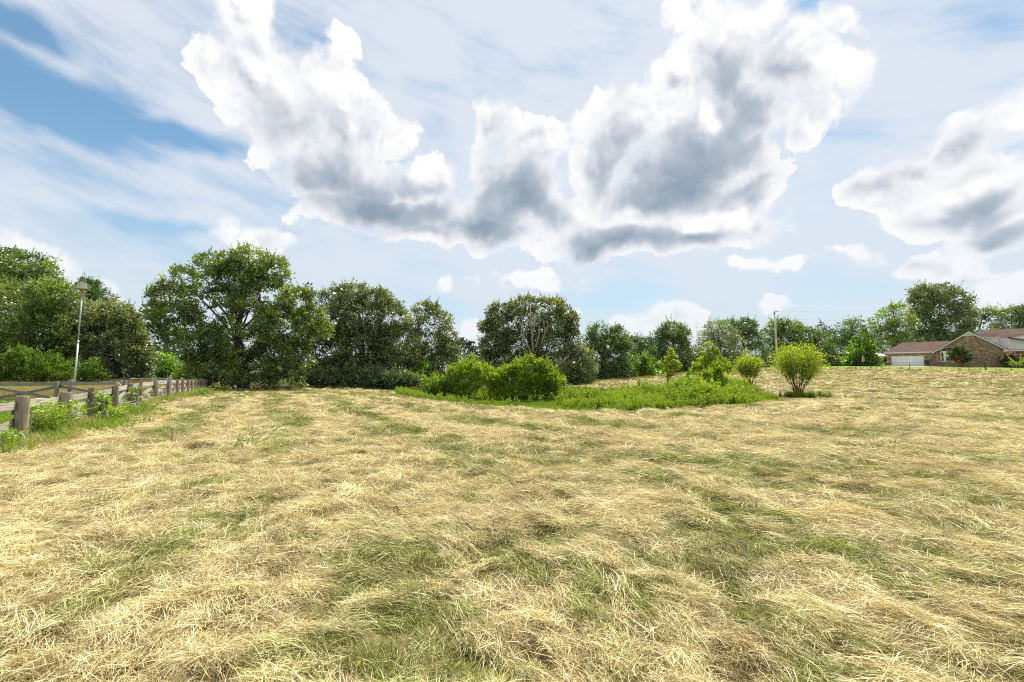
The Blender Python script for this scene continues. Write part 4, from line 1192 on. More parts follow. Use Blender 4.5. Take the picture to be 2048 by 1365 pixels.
o = scatter('tall_weeds', 'weeds', np.stack([x[k], y[k], ground(x[k], y[k])], 1), RNG.random(k.sum()) * 6.28, np.clip(hgt, 0.18, 2) * np.where(RNG.random(k.sum()) < 0.12, 1.45, 1.0) * RNG.uniform(0.7, 1.2, k.sum()), np.clip(RNG.normal(0.1, 0.12, k.sum()) + 0.9 * fbm(x[k] * 0.8, y[k] * 0.8, 3, 83), 0, 1), 'tall yellow-green weeds standing in the right of the hollow', RNG.normal(0, 0.08, (k.sum(), 2)))
# rough rim on the near left edge of the hollow
x, y = in_poly_points(9000, BASIN)
sd = poly_sdf(x, y, BASIN); p = pxof(x, y)
k = (sd > -1.1) & (RNG.random(len(x)) < np.where(p < 900, 0.9, 0.12)) & (y < 44)
plain_scatter('rim_weeds', 'weeds', x[k], y[k], 0.25, 0.6, 'ragged grass and weeds along the rim of the hollow', 0.45)
# along the fence
rng = np.random.default_rng(21)
fx_, fy_ = [], []
for a, b in zip(FENCE[:-1], FENCE[1:]):
    L_ = np.linalg.norm(b - a); nn = int(L_ * (46 if a[1] < 20 else 26))
    t = rng.random(nn)[:, None]; nrm = np.array((b - a)[::-1]) * np.array((1, -1)) / L_
    q = a + (b - a) * t + nrm * (rng.normal(0.22, 0.38, nn))[:, None]
    fx_.append(q[:, 0]); fy_.append(q[:, 1])
x = np.concatenate(fx_); y = np.concatenate(fy_)
sel = rng.random(len(x)) < 0.1 + 0.8 * fbm(x * 1.3, y * 1.3, 2, 3)
sel &= (y > 13) | (rng.random(len(x)) < 0.5)
plain_scatter('fence_grass', 'tall_dry', x[sel], y[sel], 0.26, 0.6, 'tall dry grass grown up along the wooden fence', np.clip(1.1 * fbm(x[sel] * 0.8, y[sel] * 0.8, 2, 15) + 0.2, 0, 1))
sel2 = rng.random(len(x)) < 0.10
plain_scatter('fence_turf', 'turf', x[sel2] + 0.3, y[sel2], 1.2, 2.2, 'green grass at the foot of the wooden fence', 0.6)
# near left corner tangle
x = rng.uniform(-11.5, -7.6, 500); y = rng.uniform(6.5, 11.5, 500)
k = (fence_d(x, y) > -0.5) & (fence_d(x, y) < 1.25)
plain_scatter('corner_grass', 'tall_dry', x[k], y[k], 0.18, 0.4, 'matted grass in the near left corner by the fence', 0.3 + 0.7 * (RNG.random(k.sum()) > 0.4))
# pasture behind the paddock
x = rng.uniform(-75, -14, 9000); y = rng.uniform(25, 44, 9000)
k = (fence_d(x, y) < -0.4) & (x > -1.35 * y)
plain_scatter('pasture_grass', 'seed_grass', x[k], y[k], 0.7, 1.15, 'seeding straw-coloured grass in the pasture beyond the gate', 0.55)
x = rng.uniform(-40, -8, 5000); y = rng.uniform(5, 24, 5000)
k = (fence_d(x, y) < -0.6) & (x > -1.3 * y)
plain_scatter('paddock_grass', 'turf', x[k], y[k], 0.9, 1.5, 'bright short grass inside the paddock', 0.6)
# far edge of the mown field
tl = np.array(TREELINE)
t = rng.random(2600) * (len(tl) - 1); i0 = t.astype(int); f = (t - i0)[:, None]
q = tl[i0] * (1 - f) + tl[np.minimum(i0 + 1, len(tl) - 1)] * f
x = q[:, 0]; y = q[:, 1] + rng.normal(0.6, 0.6, len(q))
k = x < 30
x, y = np.concatenate([x[k], x[~k][:160]]), np.concatenate([y[k], y[~k][:160]])
plain_scatter('edge_grass', 'seed_grass', x[:1500], y[:1500], 0.3, 0.6, 'rough grass along the far edge of the mown field', 0.3)
plain_scatter('edge_weeds', 'weeds', x[1500:], y[1500:], 0.2, 0.45, 'green weeds along the far edge of the mown field', 0.3)

# rank grass round the lone willow, coloured dark to stand in for its contact shadow
w0 = at(1596, 796, 28.3)
x = w0[0] + RNG.normal(0.35, 0.75, 90); y = w0[1] + RNG.normal(-0.1, 0.35, 90)
plain_scatter('willow_shadow_grass', 'weeds', x, y, 0.2, 0.5, 'uncut grass round the foot of the lone willow, darkened as its contact shadow', 0.15)

# ------------------------------------------------------------------ wooden fences
def jit_board(seed):
    """unit plank along x (0..1), y and z -0.5..0.5, edges slightly uneven"""
    rng = np.random.default_rng(seed)
    k = 7; V, Fc = [], []
    for i in range(k):
        t = i / (k - 1)
        for y, z in ((-.5, -.5), (.5, -.5), (.5, .5), (-.5, .5)):
            j = rng.normal(0, 0.035, 2)
            V.append((t, y * (0.94 if i in (0, k - 1) else 1) + j[0] * 0.3, z + j[1]))
    for i in range(k - 1):
        for q in range(4):
            a = i * 4 + q; b = i * 4 + (q + 1) % 4
            Fc.append((a, a + 4, b + 4, b))
    Fc += [(0, 1, 2, 3), tuple((k - 1) * 4 + q for q in (3, 2, 1, 0))]
    return V, Fc
def round_post(seed, n=12):
    """unit post along x, round, chamfered head"""
    rng = np.random.default_rng(seed)
    V, Fc = [], []
    T = [0, 0.25, 0.5, 0.75, 0.985, 1.0]
    for i, t in enumerate(T):
        for k in range(n):
            a = 2 * math.pi * k / n
            r = 0.5 * (0.86 if i == 5 else 1.0) * (1 + rng.normal(0, 0.025))
            V.append((t + (rng.normal(0, 0.004) if i == 5 else 0), r * math.cos(a), r * math.sin(a)))
    for i in range(len(T) - 1):
        for k in range(n):
            Fc.append((i * n + k, (i + 1) * n + k, (i + 1) * n + (k + 1) % n, i * n + (k + 1) % n))
    Fc += [tuple(range(n)), tuple((len(T) - 1) * n + k for k in range(n))[::-1]]
    return V, Fc
MESHES = {}
def shared(kind, seed, mat):
    key = (kind, seed, mat)
    if key not in MESHES:
        V, Fc = jit_board(seed) if kind == 'board' else round_post(seed)
        me = bpy.data.meshes.new(kind); me.from_pydata(V, [], Fc); me.materials.append(M[mat])
        if kind == 'post':
            for p in me.polygons: p.use_smooth = len(p.vertices) == 4
        MESHES[key] = me
    return MESHES[key]
def piece(name, kind, p0, p1, w, h, mat, parent, side=None, seed=0):
    """beam from p0 to p1; h measured upward (or along side x dir), w across"""
    p0, p1 = Vector([float(v) for v in p0]), Vector([float(v) for v in p1])
    dx = p1 - p0; L = dx.length; dx.normalize()
    s = Vector(side) if side is not None else Vector((0, 0, 1)).cross(dx)
    s = (s - dx * s.dot(dx)).normalized()
    u = dx.cross(s)
    Mx = Matrix(((dx.x * L, s.x * w, u.x * h, p0.x), (dx.y * L, s.y * w, u.y * h, p0.y), (dx.z * L, s.z * w, u.z * h, p0.z), (0, 0, 0, 1)))
    o = bpy.data.objects.new(name, shared(kind, seed, mat))
    COL.objects.link(o)
    o.parent = parent
    o.matrix_parent_inverse = PINV[parent.name]
    o.matrix_basis = Mx
    return o

rng = np.random.default_rng(33)
f0 = FENCE[1]
FEN = thing('wooden_fence', 'long weathered post and rail fence with crossed braces along the field', 'fence', (f0[0], f0[1], gz(*f0)))
FH = 0.98
tops = []
for k, p in enumerate(FENCE):
    zg = gz(*p)
    hgt = FH + rng.normal(0, 0.03) + (0.10 if k < 4 else 0.03)
    dia = 0.25 if k < 3 else (0.21 if k < 8 else 0.15)
    lean = rng.normal(0, 0.02, 2)
    kind = 'wood_red' if k == 6 else 'wood_post'
    if k == 6: dia = 0.11; hgt += 0.03
    piece('post', 'post', (p[0], p[1], zg - 0.3), (p[0] + lean[0], p[1] + lean[1], zg + hgt), dia, dia, kind, FEN, (1, 0, 0), k % 5)
    tops.append((p, zg))
for k in range(len(FENCE) - 1):
    (a, za), (b, zb) = tops[k], tops[k + 1]
    dv = (b - a) / np.linalg.norm(b - a); nrm = np.array((dv[1], -dv[0]))       # towards the hay field
    back = -nrm * 0.11
    A = a - dv * 0.03 + back; B = b + dv * 0.03 + back
    def P3(q, z): return (q[0], q[1], z)
    j = rng.normal(0, 0.012, 8)
    near_bay = k < 2
    piece('rail', 'board', P3(A, za + FH - 0.11 + j[0]), P3(B, zb + FH - 0.11 + j[1]), 0.04, 0.18, 'wood', FEN, P3(nrm, 0), k % 6)
    b2 = -nrm * 0.035
    if k == 0:
        piece('brace', 'board', P3(A + b2 * 0.9, za + 0.05), P3(B + b2 * 0.9, zb + 0.50), 0.03, 0.18, 'wood', FEN, P3(nrm, 0), 2)
        continue
    piece('brace', 'board', P3(A + b2 * 0.9, za + 0.18 + j[2]), P3(B + b2 * 0.9, zb + FH - 0.22 + j[3]), 0.03, 0.18, 'wood', FEN, P3(nrm, 0), (k + 2) % 6)
    piece('brace', 'board', P3(A + b2 * 1.9, za + FH - 0.22 + j[4]), P3(B + b2 * 1.9, zb + 0.18 + j[5]), 0.03, 0.18, 'wood', FEN, P3(nrm, 0), (k + 4) % 6)
    if k not in (4,):
        piece('bottom_rail', 'board', P3(A, za + 0.12 + j[6]), P3(B, zb + 0.12 + j[7]), 0.035, 0.18, 'wood', FEN, P3(nrm, 0), (k + 1) % 6)

# back fence of the paddock, and the gate in it
BD = 22.5
def bx_(px, d=BD): return (px - 1024) / FPX * d
BF = thing('paddock_fence', 'grey board fence across the back of the paddock', 'fence', (bx_(118), BD, gz(bx_(118), BD)))
bpx = [-118, 1, 118, 237]
bp = [np.array((bx_(q), BD + 0.004 * (q - 118))) for q in bpx]
for k, p in enumerate(bp):
    z = gz(*p)
    piece('post', 'board', (p[0], p[1], z - 0.3), (p[0], p[1], z + 1.06), 0.13, 0.13, 'wood_grey', BF, (1, 0, 0), k)
for k in range(3):
    a, b = bp[k], bp[k + 1]; za, zb = gz(*a), gz(*b)
    yb = 0.085
    piece('rail', 'board', (a[0], a[1] + yb, za + 0.93), (b[0], b[1] + yb, zb + 0.91), 0.035, 0.16, 'wood_grey', BF, (0, 1, 0), k)
    piece('brace', 'board', (a[0], a[1] + yb + .035, za + 0.80), (b[0], b[1] + yb + .035, zb + 0.20), 0.03, 0.13, 'wood_grey', BF, (0, 1, 0), k + 1)
    piece('brace', 'board', (a[0], a[1] + yb + .07, za + 0.20), (b[0], b[1] + yb + .07, zb + 0.80), 0.03, 0.13, 'wood_grey', BF, (0, 1, 0), k + 2)
    piece('bottom_rail', 'board', (a[0], a[1] + yb, za + 0.14), (b[0], b[1] + yb, zb + 0.14), 0.035, 0.14, 'wood_grey', BF, (0, 1, 0), k + 3)
gp0 = np.array((bx_(243), BD + 0.5)); gp1 = np.array((bx_(338, 23.4), 23.4))
G = thing('farm_gate', 'grey tubular steel farm gate at the corner of the paddock', 'gate', (gp0[0], gp0[1], gz(*gp0)))
zg = gz(*gp0)
def gpt(t, z): q = gp0 + (gp1 - gp0) * t; return (q[0], q[1], zg + z)
mb = MB()
ring = [gpt(0, .2), gpt(0, 1.0)] + [gpt(.005 + .035 * (1 - math.cos(a)), 1.0 + .12 * math.sin(a)) for a in np.linspace(.3, 1.57, 5)] + [gpt(.96 + .035 * math.sin(a), 1.0 + .12 * math.cos(a)) for a in np.linspace(0, 1.3, 5)] + [gpt(1, 1.0), gpt(1, .2), gpt(0, .2)]
mb.tube(ring, 0.03, 8)
mb.build('frame', M['gate_paint'], G, True)
for z in (0.42, 0.62, 0.85):
    mb = MB(); mb.tube([gpt(0, z), gpt(1, z)], 0.02, 6); mb.build('bar', M['gate_paint'], G, True)
for t in (0.36, 0.7):
    mb = MB(); q = np.array(gpt(t, .2)); e = np.array(gpt(t + .03, .2)) - q
    mb.box(q + np.array((0, -0.012, 0)), e, (0, .024, 0), (0, 0, .92)); mb.build('stay', M['gate_paint'], G)
mb = MB(); mb.tube([gpt(.08, 1.12), gpt(.16, 1.12)], 0.036, 8); mb.build('tape', plain_mat('yellow_tape', (0.6, 0.48, 0.08)), G, True)
for q, lab in ((np.array((bx_(239.5, BD + .3), BD + 0.45)), 'wooden post carrying the hinge side of the farm gate'), (np.array((bx_(341.5, 23.6), 23.6)), 'wooden post at the latch end of the farm gate')):
    t_ = thing('gate_post', lab, 'post', (q[0], q[1], gz(*q)), 'posts of the farm gate')
    piece('shaft', 'board', (q[0], q[1], gz(*q) - .3), (q[0], q[1], gz(*q) + (1.18 if q[1] > 23 else 1.08)), 0.13, 0.13, 'wood_grey', t_, (1, 0, 0), 2)
q = np.array((bx_(228, 20), 20.0)); t_ = thing('loose_plank', 'pale plank leaning against the fence beside the gate', 'plank', (q[0], q[1], gz(*q)))
piece('plank', 'board', (q[0] - .25, q[1], gz(*q) + .25), (q[0] + .30, q[1], gz(*q) + .98), 0.035, 0.26, 'wood', t_, (0, 1, 0), 1)

# ------------------------------------------------------------------ bird house on its pole
bq = np.array((bx_(152, 23.2), 23.2)); bz_ = gz(*bq)
BP = thing('bird_house_pole', 'tall galvanised pole holding up the bird house', 'pole', (bq[0], bq[1], bz_))
ptop = at(165, 581, 23.4)
piece('foot_post', 'board', (bq[0] - .02, bq[1] - .12, bz_ - .2), (bq[0] - .02, bq[1] - .12, bz_ + 1.12), .22, .2, 'wood_grey', BP, (1, 0, 0), 3)
mb = MB(); pm = np.array((bq[0], bq[1], bz_)) * .47 + ptop * .53
mb.tube([(bq[0], bq[1], bz_), pm], .038, 10); mb.build('lower_pipe', M['galv'], BP, True)
mb = MB(); mb.tube([pm - np.array((0, 0, .05)), ptop], .03, 10); mb.build('upper_pipe', M['galv'], BP, True)
mb = MB(); mb.tube([pm - np.array((0, 0, .06)), pm + np.array((0, 0, .06))], .047, 10); mb.build('coupling', M['galv'], BP, True)
hc = ptop + np.array((.02, 0, .03))
BH = thing('bird_house', 'weathered wooden bird house on top of the tall pole', 'bird house', hc)
ang = math.radians(-38); ux = np.array((math.cos(ang - .35), math.sin(ang - .35) * -1, 0)); ux = np.array((.83, .557, 0)); uy = np.array((-.557, .83, 0)); uz = np.array((0, 0, 1.0))
M['bird_wood'] = wood_mat('bird_house_wood', (0.38, 0.34, 0.29), (0.62, 0.57, 0.50), (0.74, 0.70, 0.63), mossamt=0.1)
M['bird_roof'] = plain_mat('bird_house_roof', (0.24, 0.22, 0.20), 0.8)
w_, l_, h_ = .20, .24, .29
def hp(a, b, c): return hc + ux * a + uy * b + uz * c
for k in range(4):           # front boards
    a0 = -w_ + k * 2 * w_ / 4; a1 = a0 + 2 * w_ / 4 - .006
    t0, t1 = h_ + .16 * (1 - abs(a0) / w_), h_ + .16 * (1 - abs(a1) / w_)
    mb = MB(); mb.prism([hp(a0, -l_, .03), hp(a1, -l_, .03), hp(a1, -l_, t1), hp(a0, -l_, t0)], uy * .03); mb.build('front_board', M['bird_wood'], BH)
mb = MB(); mb.prism([hp(-w_, l_ - .03, .03), hp(w_, l_ - .03, .03), hp(w_, l_ - .03, h_), hp(0, l_ - .03, h_ + .16), hp(-w_, l_ - .03, h_)], uy * .03); mb.build('back_wall', M['bird_wood'], BH)
for s_ in (-1, 1):
    for z0, z1 in ((.03, .13), (.19, .285)):
        mb = MB(); mb.box(hp(s_ * w_ - .012, -l_ + .03, z0), ux * .024, uy * (2 * l_ - .06), uz * (z1 - z0)); mb.build('side_board', M['bird_wood'], BH)
    mb = MB(); mb.box(hp(s_ * (w_ - .09) - .01, -l_ + .04, .05), ux * .02, uy * (2 * l_ - .08), uz * .24); mb.build('inner_wall', M['bird_roof'], BH)
    mb = MB(); mb.box(hp(s_ * (w_ + .05) - .05, -l_, .145), ux * .10, uy * 2 * l_, uz * .02); mb.build('ledge', M['bird_wood'], BH)
    mb = MB(); mb.prism([hp(0, -l_ - .04, h_ + .175), hp(s_ * (w_ + .09), -l_ - .04, h_ - .045), hp(s_ * (w_ + .09), -l_ - .04, h_ - .02), hp(0, -l_ - .04, h_ + .20)], uy * (2 * l_ + .08)); mb.build('roof_panel', M['bird_roof'], BH)
mb = MB(); mb.box(hp(-w_ - .06, -l_ - .02, 0), ux * (2 * w_ + .12), uy * (2 * l_ + .04), uz * .028); mb.build('floor_board', M['bird_roof'], BH)

# ------------------------------------------------------------------ utility pole and wires
up = at(1555, 737, 74); up[2] = gz(up[0], up[1])
utop = at(1549, 622, 74)
UP = thing('utility_pole', 'pale wooden utility pole behind the willows', 'pole', up)
mb = MB(); mb.tube([up - np.array((0, 0, .5)), up * .5 + utop * .5, utop], [.17, .15, .11], 10); mb.build('pole', plain_mat('pole_wood', (0.62, 0.55, 0.46), 0.9, 0.15, 1.5), UP, True)
M['iron'] = plain_mat('dark_iron', (0.05, 0.05, 0.055), 0.5)
mb = MB(); a_ = utop + np.array((0, -.1, -.15)); mb.tube([a_, a_ + np.array((.45, 0, .02)), a_ + np.array((.6, 0, .0))], .03, 6); mb.build('arm', M['iron'], UP)
for k in (.3, .5):
    mb = MB(); b_ = a_ + np.array((k, 0, .02)); mb.tube([b_, b_ + np.array((0, 0, .06)), b_ + np.array((0, 0, .16))], [.05, .07, .03], 8); mb.build('insulator', plain_mat('porcelain', (0.35, 0.36, 0.38), .3), UP, True)
mb = MB(); b_ = utop + np.array((-.14, -.1, -.6)); mb.tube([b_, b_ + np.array((0, 0, .35))], .07, 8); mb.build('fuse_box', M['iron'], UP, True)
WM = plain_mat('wire', (0.16, 0.16, 0.17), .5)
for k, (a, b, lab) in enumerate(((utop + np.array((.5, 0, -.05)), at(2300, 598, 80), 'upper overhead wire running right from the utility pole'),
                                  (utop + np.array((.1, 0, -1.3)), at(2300, 606, 78), 'lower overhead wire running right from the utility pole'))):
    t = np.linspace(0, 1, 24)[:, None]
    pts = a * (1 - t) + b * t - np.array((0, 0, 1.0)) * (4 * t * (1 - t)) * (0.9 + .5 * k)
    mb = MB(); mb.tube(pts, 0.006 if k == 0 else 0.010, 5); tag(mb.build('overhead_wire', WM, None, True), lab, 'wire', 'wires from the utility pole')
mb = MB(); mb.tube([utop + np.array((-.05, 0, -1.2)), up + np.array((-3.2, 1.0, 0))], .015, 5)
tag(mb.build('guy_wire', WM, None, True), 'slanting guy wire left of the utility pole', 'wire')

# ------------------------------------------------------------------ the brick house
TH_ = math.radians(42)
U = np.array((math.cos(TH_), -math.sin(TH_), 0)); Vv = np.array((math.sin(TH_), math.cos(TH_), 0)); Z = np.array((0, 0, 1.0))
HO = np.array(((1773 - 1024) / FPX * 92, 92.0, 2.80))
def H(s, v, z): return HO + U * s + Vv * v + Z * z
HS = thing('brick_house', 'brown brick house with a reddish roof and a double garage', 'house', H(8, 0, 0))
m, n, out = new_mat('brown_brick')
t = n.new('ShaderNodeTexCoord')
rt = n.new('ShaderNodeVectorRotate', rotation_type='Z_AXIS'); n.set(rt.inputs['Vector'], t.outputs['Object']); rt.inputs['Angle'].default_value = TH_
sp = n.new('ShaderNodeSeparateXYZ'); n.set(sp.inputs[0], rt.outputs[0])
bk = n.new('ShaderNodeTexBrick')
n.set(bk.inputs['Vector'], n.comb(n.math('ADD', sp.outputs[0], sp.outputs[1]), sp.outputs[2]))
bk.inputs['Scale'].default_value = 1.0
bk.inputs['Brick Width'].default_value = 0.24; bk.inputs['Row Height'].default_value = 0.085; bk.inputs['Mortar Size'].default_value = 0.006
bk.inputs['Color1'].default_value = (0.30, 0.19, 0.11, 1); bk.inputs['Color2'].default_value = (0.16, 0.085, 0.05, 1); bk.inputs['Mortar'].default_value = (0.34, 0.30, 0.25, 1)
bk.inputs['Bias'].default_value = -0.1
nz = n.noise(n.vec('MULTIPLY', rt.outputs[0], (1.0, 1.0, 4.0)), 2.4, 3, 0.6)
c = n.mix(n.mapr(nz, 0.46, 0.62, 0.0, 0.9), bk.outputs[0], (0.52, 0.39, 0.27))
c = n.mix(n.mapr(n.noise(n.vec('MULTIPLY', rt.outputs[0], (1.1, 1.1, 4.5)), 2.8, 3, 0.6), 0.52, 0.62, 0.0, 0.9), c, (0.07, 0.045, 0.034))
principled(n, out, c, 0.9, 0.2, 0, bk.outputs['Fac'], 0.3, 0.01)
M['brick'] = m
m, n, out = new_mat('asphalt_shingle')
t = n.new('ShaderNodeTexCoord')
f1 = n.noise(n.vec('MULTIPLY', t.outputs['Object'], (1, 1, 0.35)), 0.9, 6, 0.65); f2 = n.noise(t.outputs['Object'], 9.0, 3, 0.6)
c = n.ramp(n.math('ADD', n.math('MULTIPLY', f1, .6), n.math('MULTIPLY', f2, .4)), [(0.3, (0.048, 0.033, 0.028)), (0.5, (0.092, 0.056, 0.044)), (0.7, (0.155, 0.090, 0.068))])
principled(n, out, c, 0.92, 0.2, 0, f2, 0.5, 0.03)
M['shingle'] = m
M['trim'] = plain_mat('cream_trim', (0.76, 0.73, 0.66), 0.6, 0.05)
M['white'] = plain_mat('white_paint', (0.80, 0.80, 0.80), 0.5, 0.04)
m, n, out = new_mat('white_siding')
t = n.new('ShaderNodeTexCoord'); sp = n.new('ShaderNodeSeparateXYZ'); n.set(sp.inputs[0], t.outputs['Object'])
lap = n.math('FRACT', n.math('MULTIPLY', sp.outputs[2], 8.0))
principled(n, out, n.ramp(n.noise(t.outputs['Object'], 2.0, 4), [(0.3, (0.70, 0.71, 0.72)), (0.7, (0.80, 0.81, 0.82))]), 0.6, 0.3, 0, lap, 0.5, 0.02)
M['siding'] = m
m, n, out = new_mat('window_glass')
principled(n, out, (0.035, 0.045, 0.05), 0.08, 0.6)
M['glass'] = m
M['blind'] = plain_mat('tan_blind', (0.42, 0.27, 0.15), 0.7)
M['metal_dark'] = plain_mat('brown_downpipe', (0.06, 0.045, 0.04), 0.5)

EH = 2.9
g0, g1, gp, gv = 7.35, 16.3, 11.9, -0.35        # gable wall: left, right, peak and how far it stands forward
PK = 6.35
def wall(name, pts, ext, mat, parent=HS):
    mb = MB(); mb.prism(pts, ext); return mb.build(name, M[mat], parent)
# garage wing walls (door opening left free)
wall('wall', [H(0, 0, -.6), H(.75, 0, -.6), H(.75, 0, EH), H(0, 0, EH)], Vv * .25, 'brick')
wall('wall', [H(.75, 0, 2.13), H(5.6, 0, 2.13), H(5.6, 0, EH), H(.75, 0, EH)], Vv * .25, 'brick')
wall('wall', [H(5.6, 0, -.6), H(g0, 0, -.6), H(g0, 0, EH), H(5.6, 0, EH)], Vv * .25, 'brick')
wall('end_wall', [H(0.002, .25, -.6), H(0.002, 7, -.6), H(0.002, 7, EH), H(0.002, .25, EH)], U * .25, 'brick')
# gable wall with the brick stopping below the peak
yk = PK - .75
dxl = (gp - g0) * (PK - .15 - yk) / (PK - .15 - EH); dxr = (g1 - gp) * (PK - .15 - yk) / (PK - .15 - EH)
wall('gable_wall', [H(g0, gv, -.6), H(g1, gv, -.6), H(g1, gv, EH + .15), H(gp + dxr, gv, yk), H(gp - dxl, gv, yk), H(g0, gv, EH)], Vv * .3, 'brick')
wall('gable_board', [H(gp + dxr, gv + .01, yk + .004), H(gp - dxl, gv + .01, yk + .004), H(gp, gv + .01, PK - .1)], Vv * .25, 'trim')
for a, b in (((g0 - .55, EH - .30), (gp, PK)), ((gp, PK), (g1 + .35, EH - .02))):
    wall('barge_board', [H(a[0], gv - .36, a[1] - .16), H(b[0], gv - .36, b[1] - .16), H(b[0], gv - .36, b[1] + .04), H(a[0], gv - .36, a[1] + .04)], Vv * .06, 'trim')
    wall('soffit', [H(a[0], gv - .30, a[1] - .10), H(b[0], gv - .30, b[1] - .10), H(b[0], gv - .30, b[1] - .05), H(a[0], gv - .30, a[1] - .05)], Vv * .30, 'trim')
wall('eave_return', [H(g1 - .15, gv - .35, EH - .36), H(g1 + .42, gv - .35, EH - .36), H(g1 + .42, gv - .35, EH - .04), H(g1 - .15, gv - .35, EH + .02)], Vv * .5, 'trim')
# roofs: garage (hipped at the left) and the gable wing running back
R1 = 5.05; rv = 4.6
mb = MB()
e = .45
mb.poly([H(-e, -e, EH - .06), H(gp, -e, EH - .06), H(gp, rv, R1), H(2.4, rv, R1), H(-e, 2 * rv + e, EH - .06), H(gp, 2 * rv + e, EH - .06)], [(0, 1, 2, 3), (0, 3, 4), (3, 2, 5, 4)])
mb.poly([H(-e, -e, EH - .16), H(gp, -e, EH - .16), H(gp, 2 * rv + e, EH - .16), H(-e, 2 * rv + e, EH - .16)], [(0, 1, 2, 3)])
rf = mb.build('roof', M['shingle'], HS)
mb = MB(); mb.box(H(-e, -e - .03, EH - .2), U * (g0 + .1), Vv * .05, Z * .16); mb.build('fascia', M['trim'], HS)
mb = MB(); mb.box(H(-.2, -.42, EH - .24), U * (g0 - .1), Vv * .42, Z * .03); mb.build('garage_soffit', M['trim'], HS)
mb = MB(); mb.tube([H(6.0, rv - 2.2, 4.05), H(6.0, rv - 2.2, 4.45)], .05, 6); mb.build('vent_pipe', M['trim'], HS)
def slab(name, a, b, depth, thick=.1, v0=gv - .32):
    return wall(name, [H(a[0], v0, a[1]), H(b[0], v0, b[1]), H(b[0], v0, b[1] + thick), H(a[0], v0, a[1] + thick)], Vv * depth, 'shingle')
slab('gable_roof', (g0 - .62, EH - .30), (gp, PK), 8)
slab('gable_roof', (gp, PK), (g1 + .5, EH - .06), 17)
# the main block behind, its ridge across, with white sided dormers on the slope that faces right
wall('upper_gable', [H(12.2, 5.4, 5.4), H(16.0, 5.4, 5.4), H(14.0, 5.4, 7.0)], Vv * .3, 'siding')
for a, b in (((11.9, 5.25), (14.0, 7.12)), ((14.0, 7.12), (16.3, 5.3))):
    wall('barge_board', [H(a[0], 5.1, a[1] - .12), H(b[0], 5.1, b[1] - .12), H(b[0], 5.1, b[1] + .06), H(a[0], 5.1, a[1] + .06)], Vv * .06, 'trim')
slab('upper_roof', (11.9, 5.25), (14.0, 7.12), 6, .1, 5.16); slab('upper_roof', (14.0, 7.12), (16.3, 5.3), 6, .1, 5.16)
mb = MB(); mb.poly([H(14.0, 7.5, 5.6), H(34, 7.5, 5.0), H(34, 11, 7.3), H(14.2, 11, 7.3), H(14, 15, 5), H(34, 15, 5)], [(0, 1, 2, 3), (3, 2, 5, 4), (0, 3, 4)]); mb.build('main_roof', M['shingle'], HS)
def dormer(s0, s1, v0, zt, zb, depth=1.9):
    wall('dormer_cheek', [H(s0, v0, zt - .05), H(s1, v0, zb), H(s1, v0, zt)], Vv * .12, 'siding')
    wall('dormer_front', [H(s1, v0 + .002, zb - .02), H(s1, v0 + depth, zb - .02), H(s1, v0 + depth, zt), H(s1, v0 + depth / 2, zt + .7), H(s1, v0 + .002, zt)], U * .08, 'siding')
    wn = wall('window', [H(s1 + .082, v0 + .4, zb + .45), H(s1 + .082, v0 + depth - .4, zb + .45), H(s1 + .082, v0 + depth - .4, zt - .12), H(s1 + .082, v0 + .4, zt - .12)], U * .03, 'glass')
    mb = MB(); q = H(s0 - 1.4, v0 - .15, zt - .04)
    L_ = s1 - s0 + 1.7
    mb.prism([q, H(s0 - 1.4, v0 + depth / 2, zt + .74), H(s0 - 1.4, v0 + depth / 2, zt + .84), q + Z * .1], U * L_)
    mb.prism([H(s0 - 1.4, v0 + depth + .15, zt - .04), H(s0 - 1.4, v0 + depth / 2, zt + .743), H(s0 - 1.4, v0 + depth / 2, zt + .843), H(s0 - 1.4, v0 + depth + .15, zt + .06)], U * L_)
    mb.build('dormer_roof', M['shingle'], HS)
    mb = MB(); mb.box(H(s0 - .4, v0 - .19, zt - .1), U * (s1 - s0 + .7), Vv * .04, Z * .14); mb.build('dormer_trim', M['trim'], HS)
    mb = MB(); mb.box(H(s1 - .1, v0 - .05, zb), U * .2, Vv * .05, Z * (zt - zb)); mb.build('corner_board', M['trim'], HS)
dormer(13.2, 15.7, 2.0, 5.35, 3.55)
wall('main_wall', [H(14.2, 7.6, 2.6), H(24, 7.6, 2.6), H(24, 7.6, 5.45), H(14.2, 7.6, 5.6)], Vv * .2, 'siding')
wall('lower_roof', [H(15.6, 2.2, 3.2), H(15.6, 7.6, 3.4), H(15.6, 7.6, 3.5), H(15.6, 2.2, 3.3)], U * 8.0, 'shingle')
# right wing that runs forward: white gable over a porch
wall('siding_gable', [H(16.9, 2.2, 3.0), H(23, 1.2, 3.0), H(23, 1.2, 6.2), H(17.2, 2.2, 5.1)], Vv * .2, 'siding')
wall('porch_trim', [H(17.2, 2.0, 4.95), H(23, 1.0, 2.9), H(23, 1.0, 3.12), H(17.2, 2.0, 5.17)], Vv * .1, 'trim')
wall('porch_roof', [H(17.0, 1.6, 5.06), H(24, .6, 3.0), H(24, .6, 3.15), H(17.0, 1.6, 5.25)], Vv * .55, 'shingle')
wall('porch_wall', [H(g1, 2.6, -.6), H(24, 2.6, -.6), H(24, 2.6, 3.2), H(g1, 2.6, 3.2)], Vv * .2, 'brick')
wall('porch_beam', [H(g1 + .1, 1.9, 2.65), H(24, 1.9, 2.65), H(24, 1.9, 2.95), H(g1 + .1, 1.9, 2.95)], Vv * .2, 'trim')
wall('porch_wall', [H(g1 - .3, -.05, -.6), H(g1 - .3, 2.6, -.6), H(g1 - .3, 2.6, 3.0), H(g1 - .3, -.05, 3.0)], U * .28, 'brick')
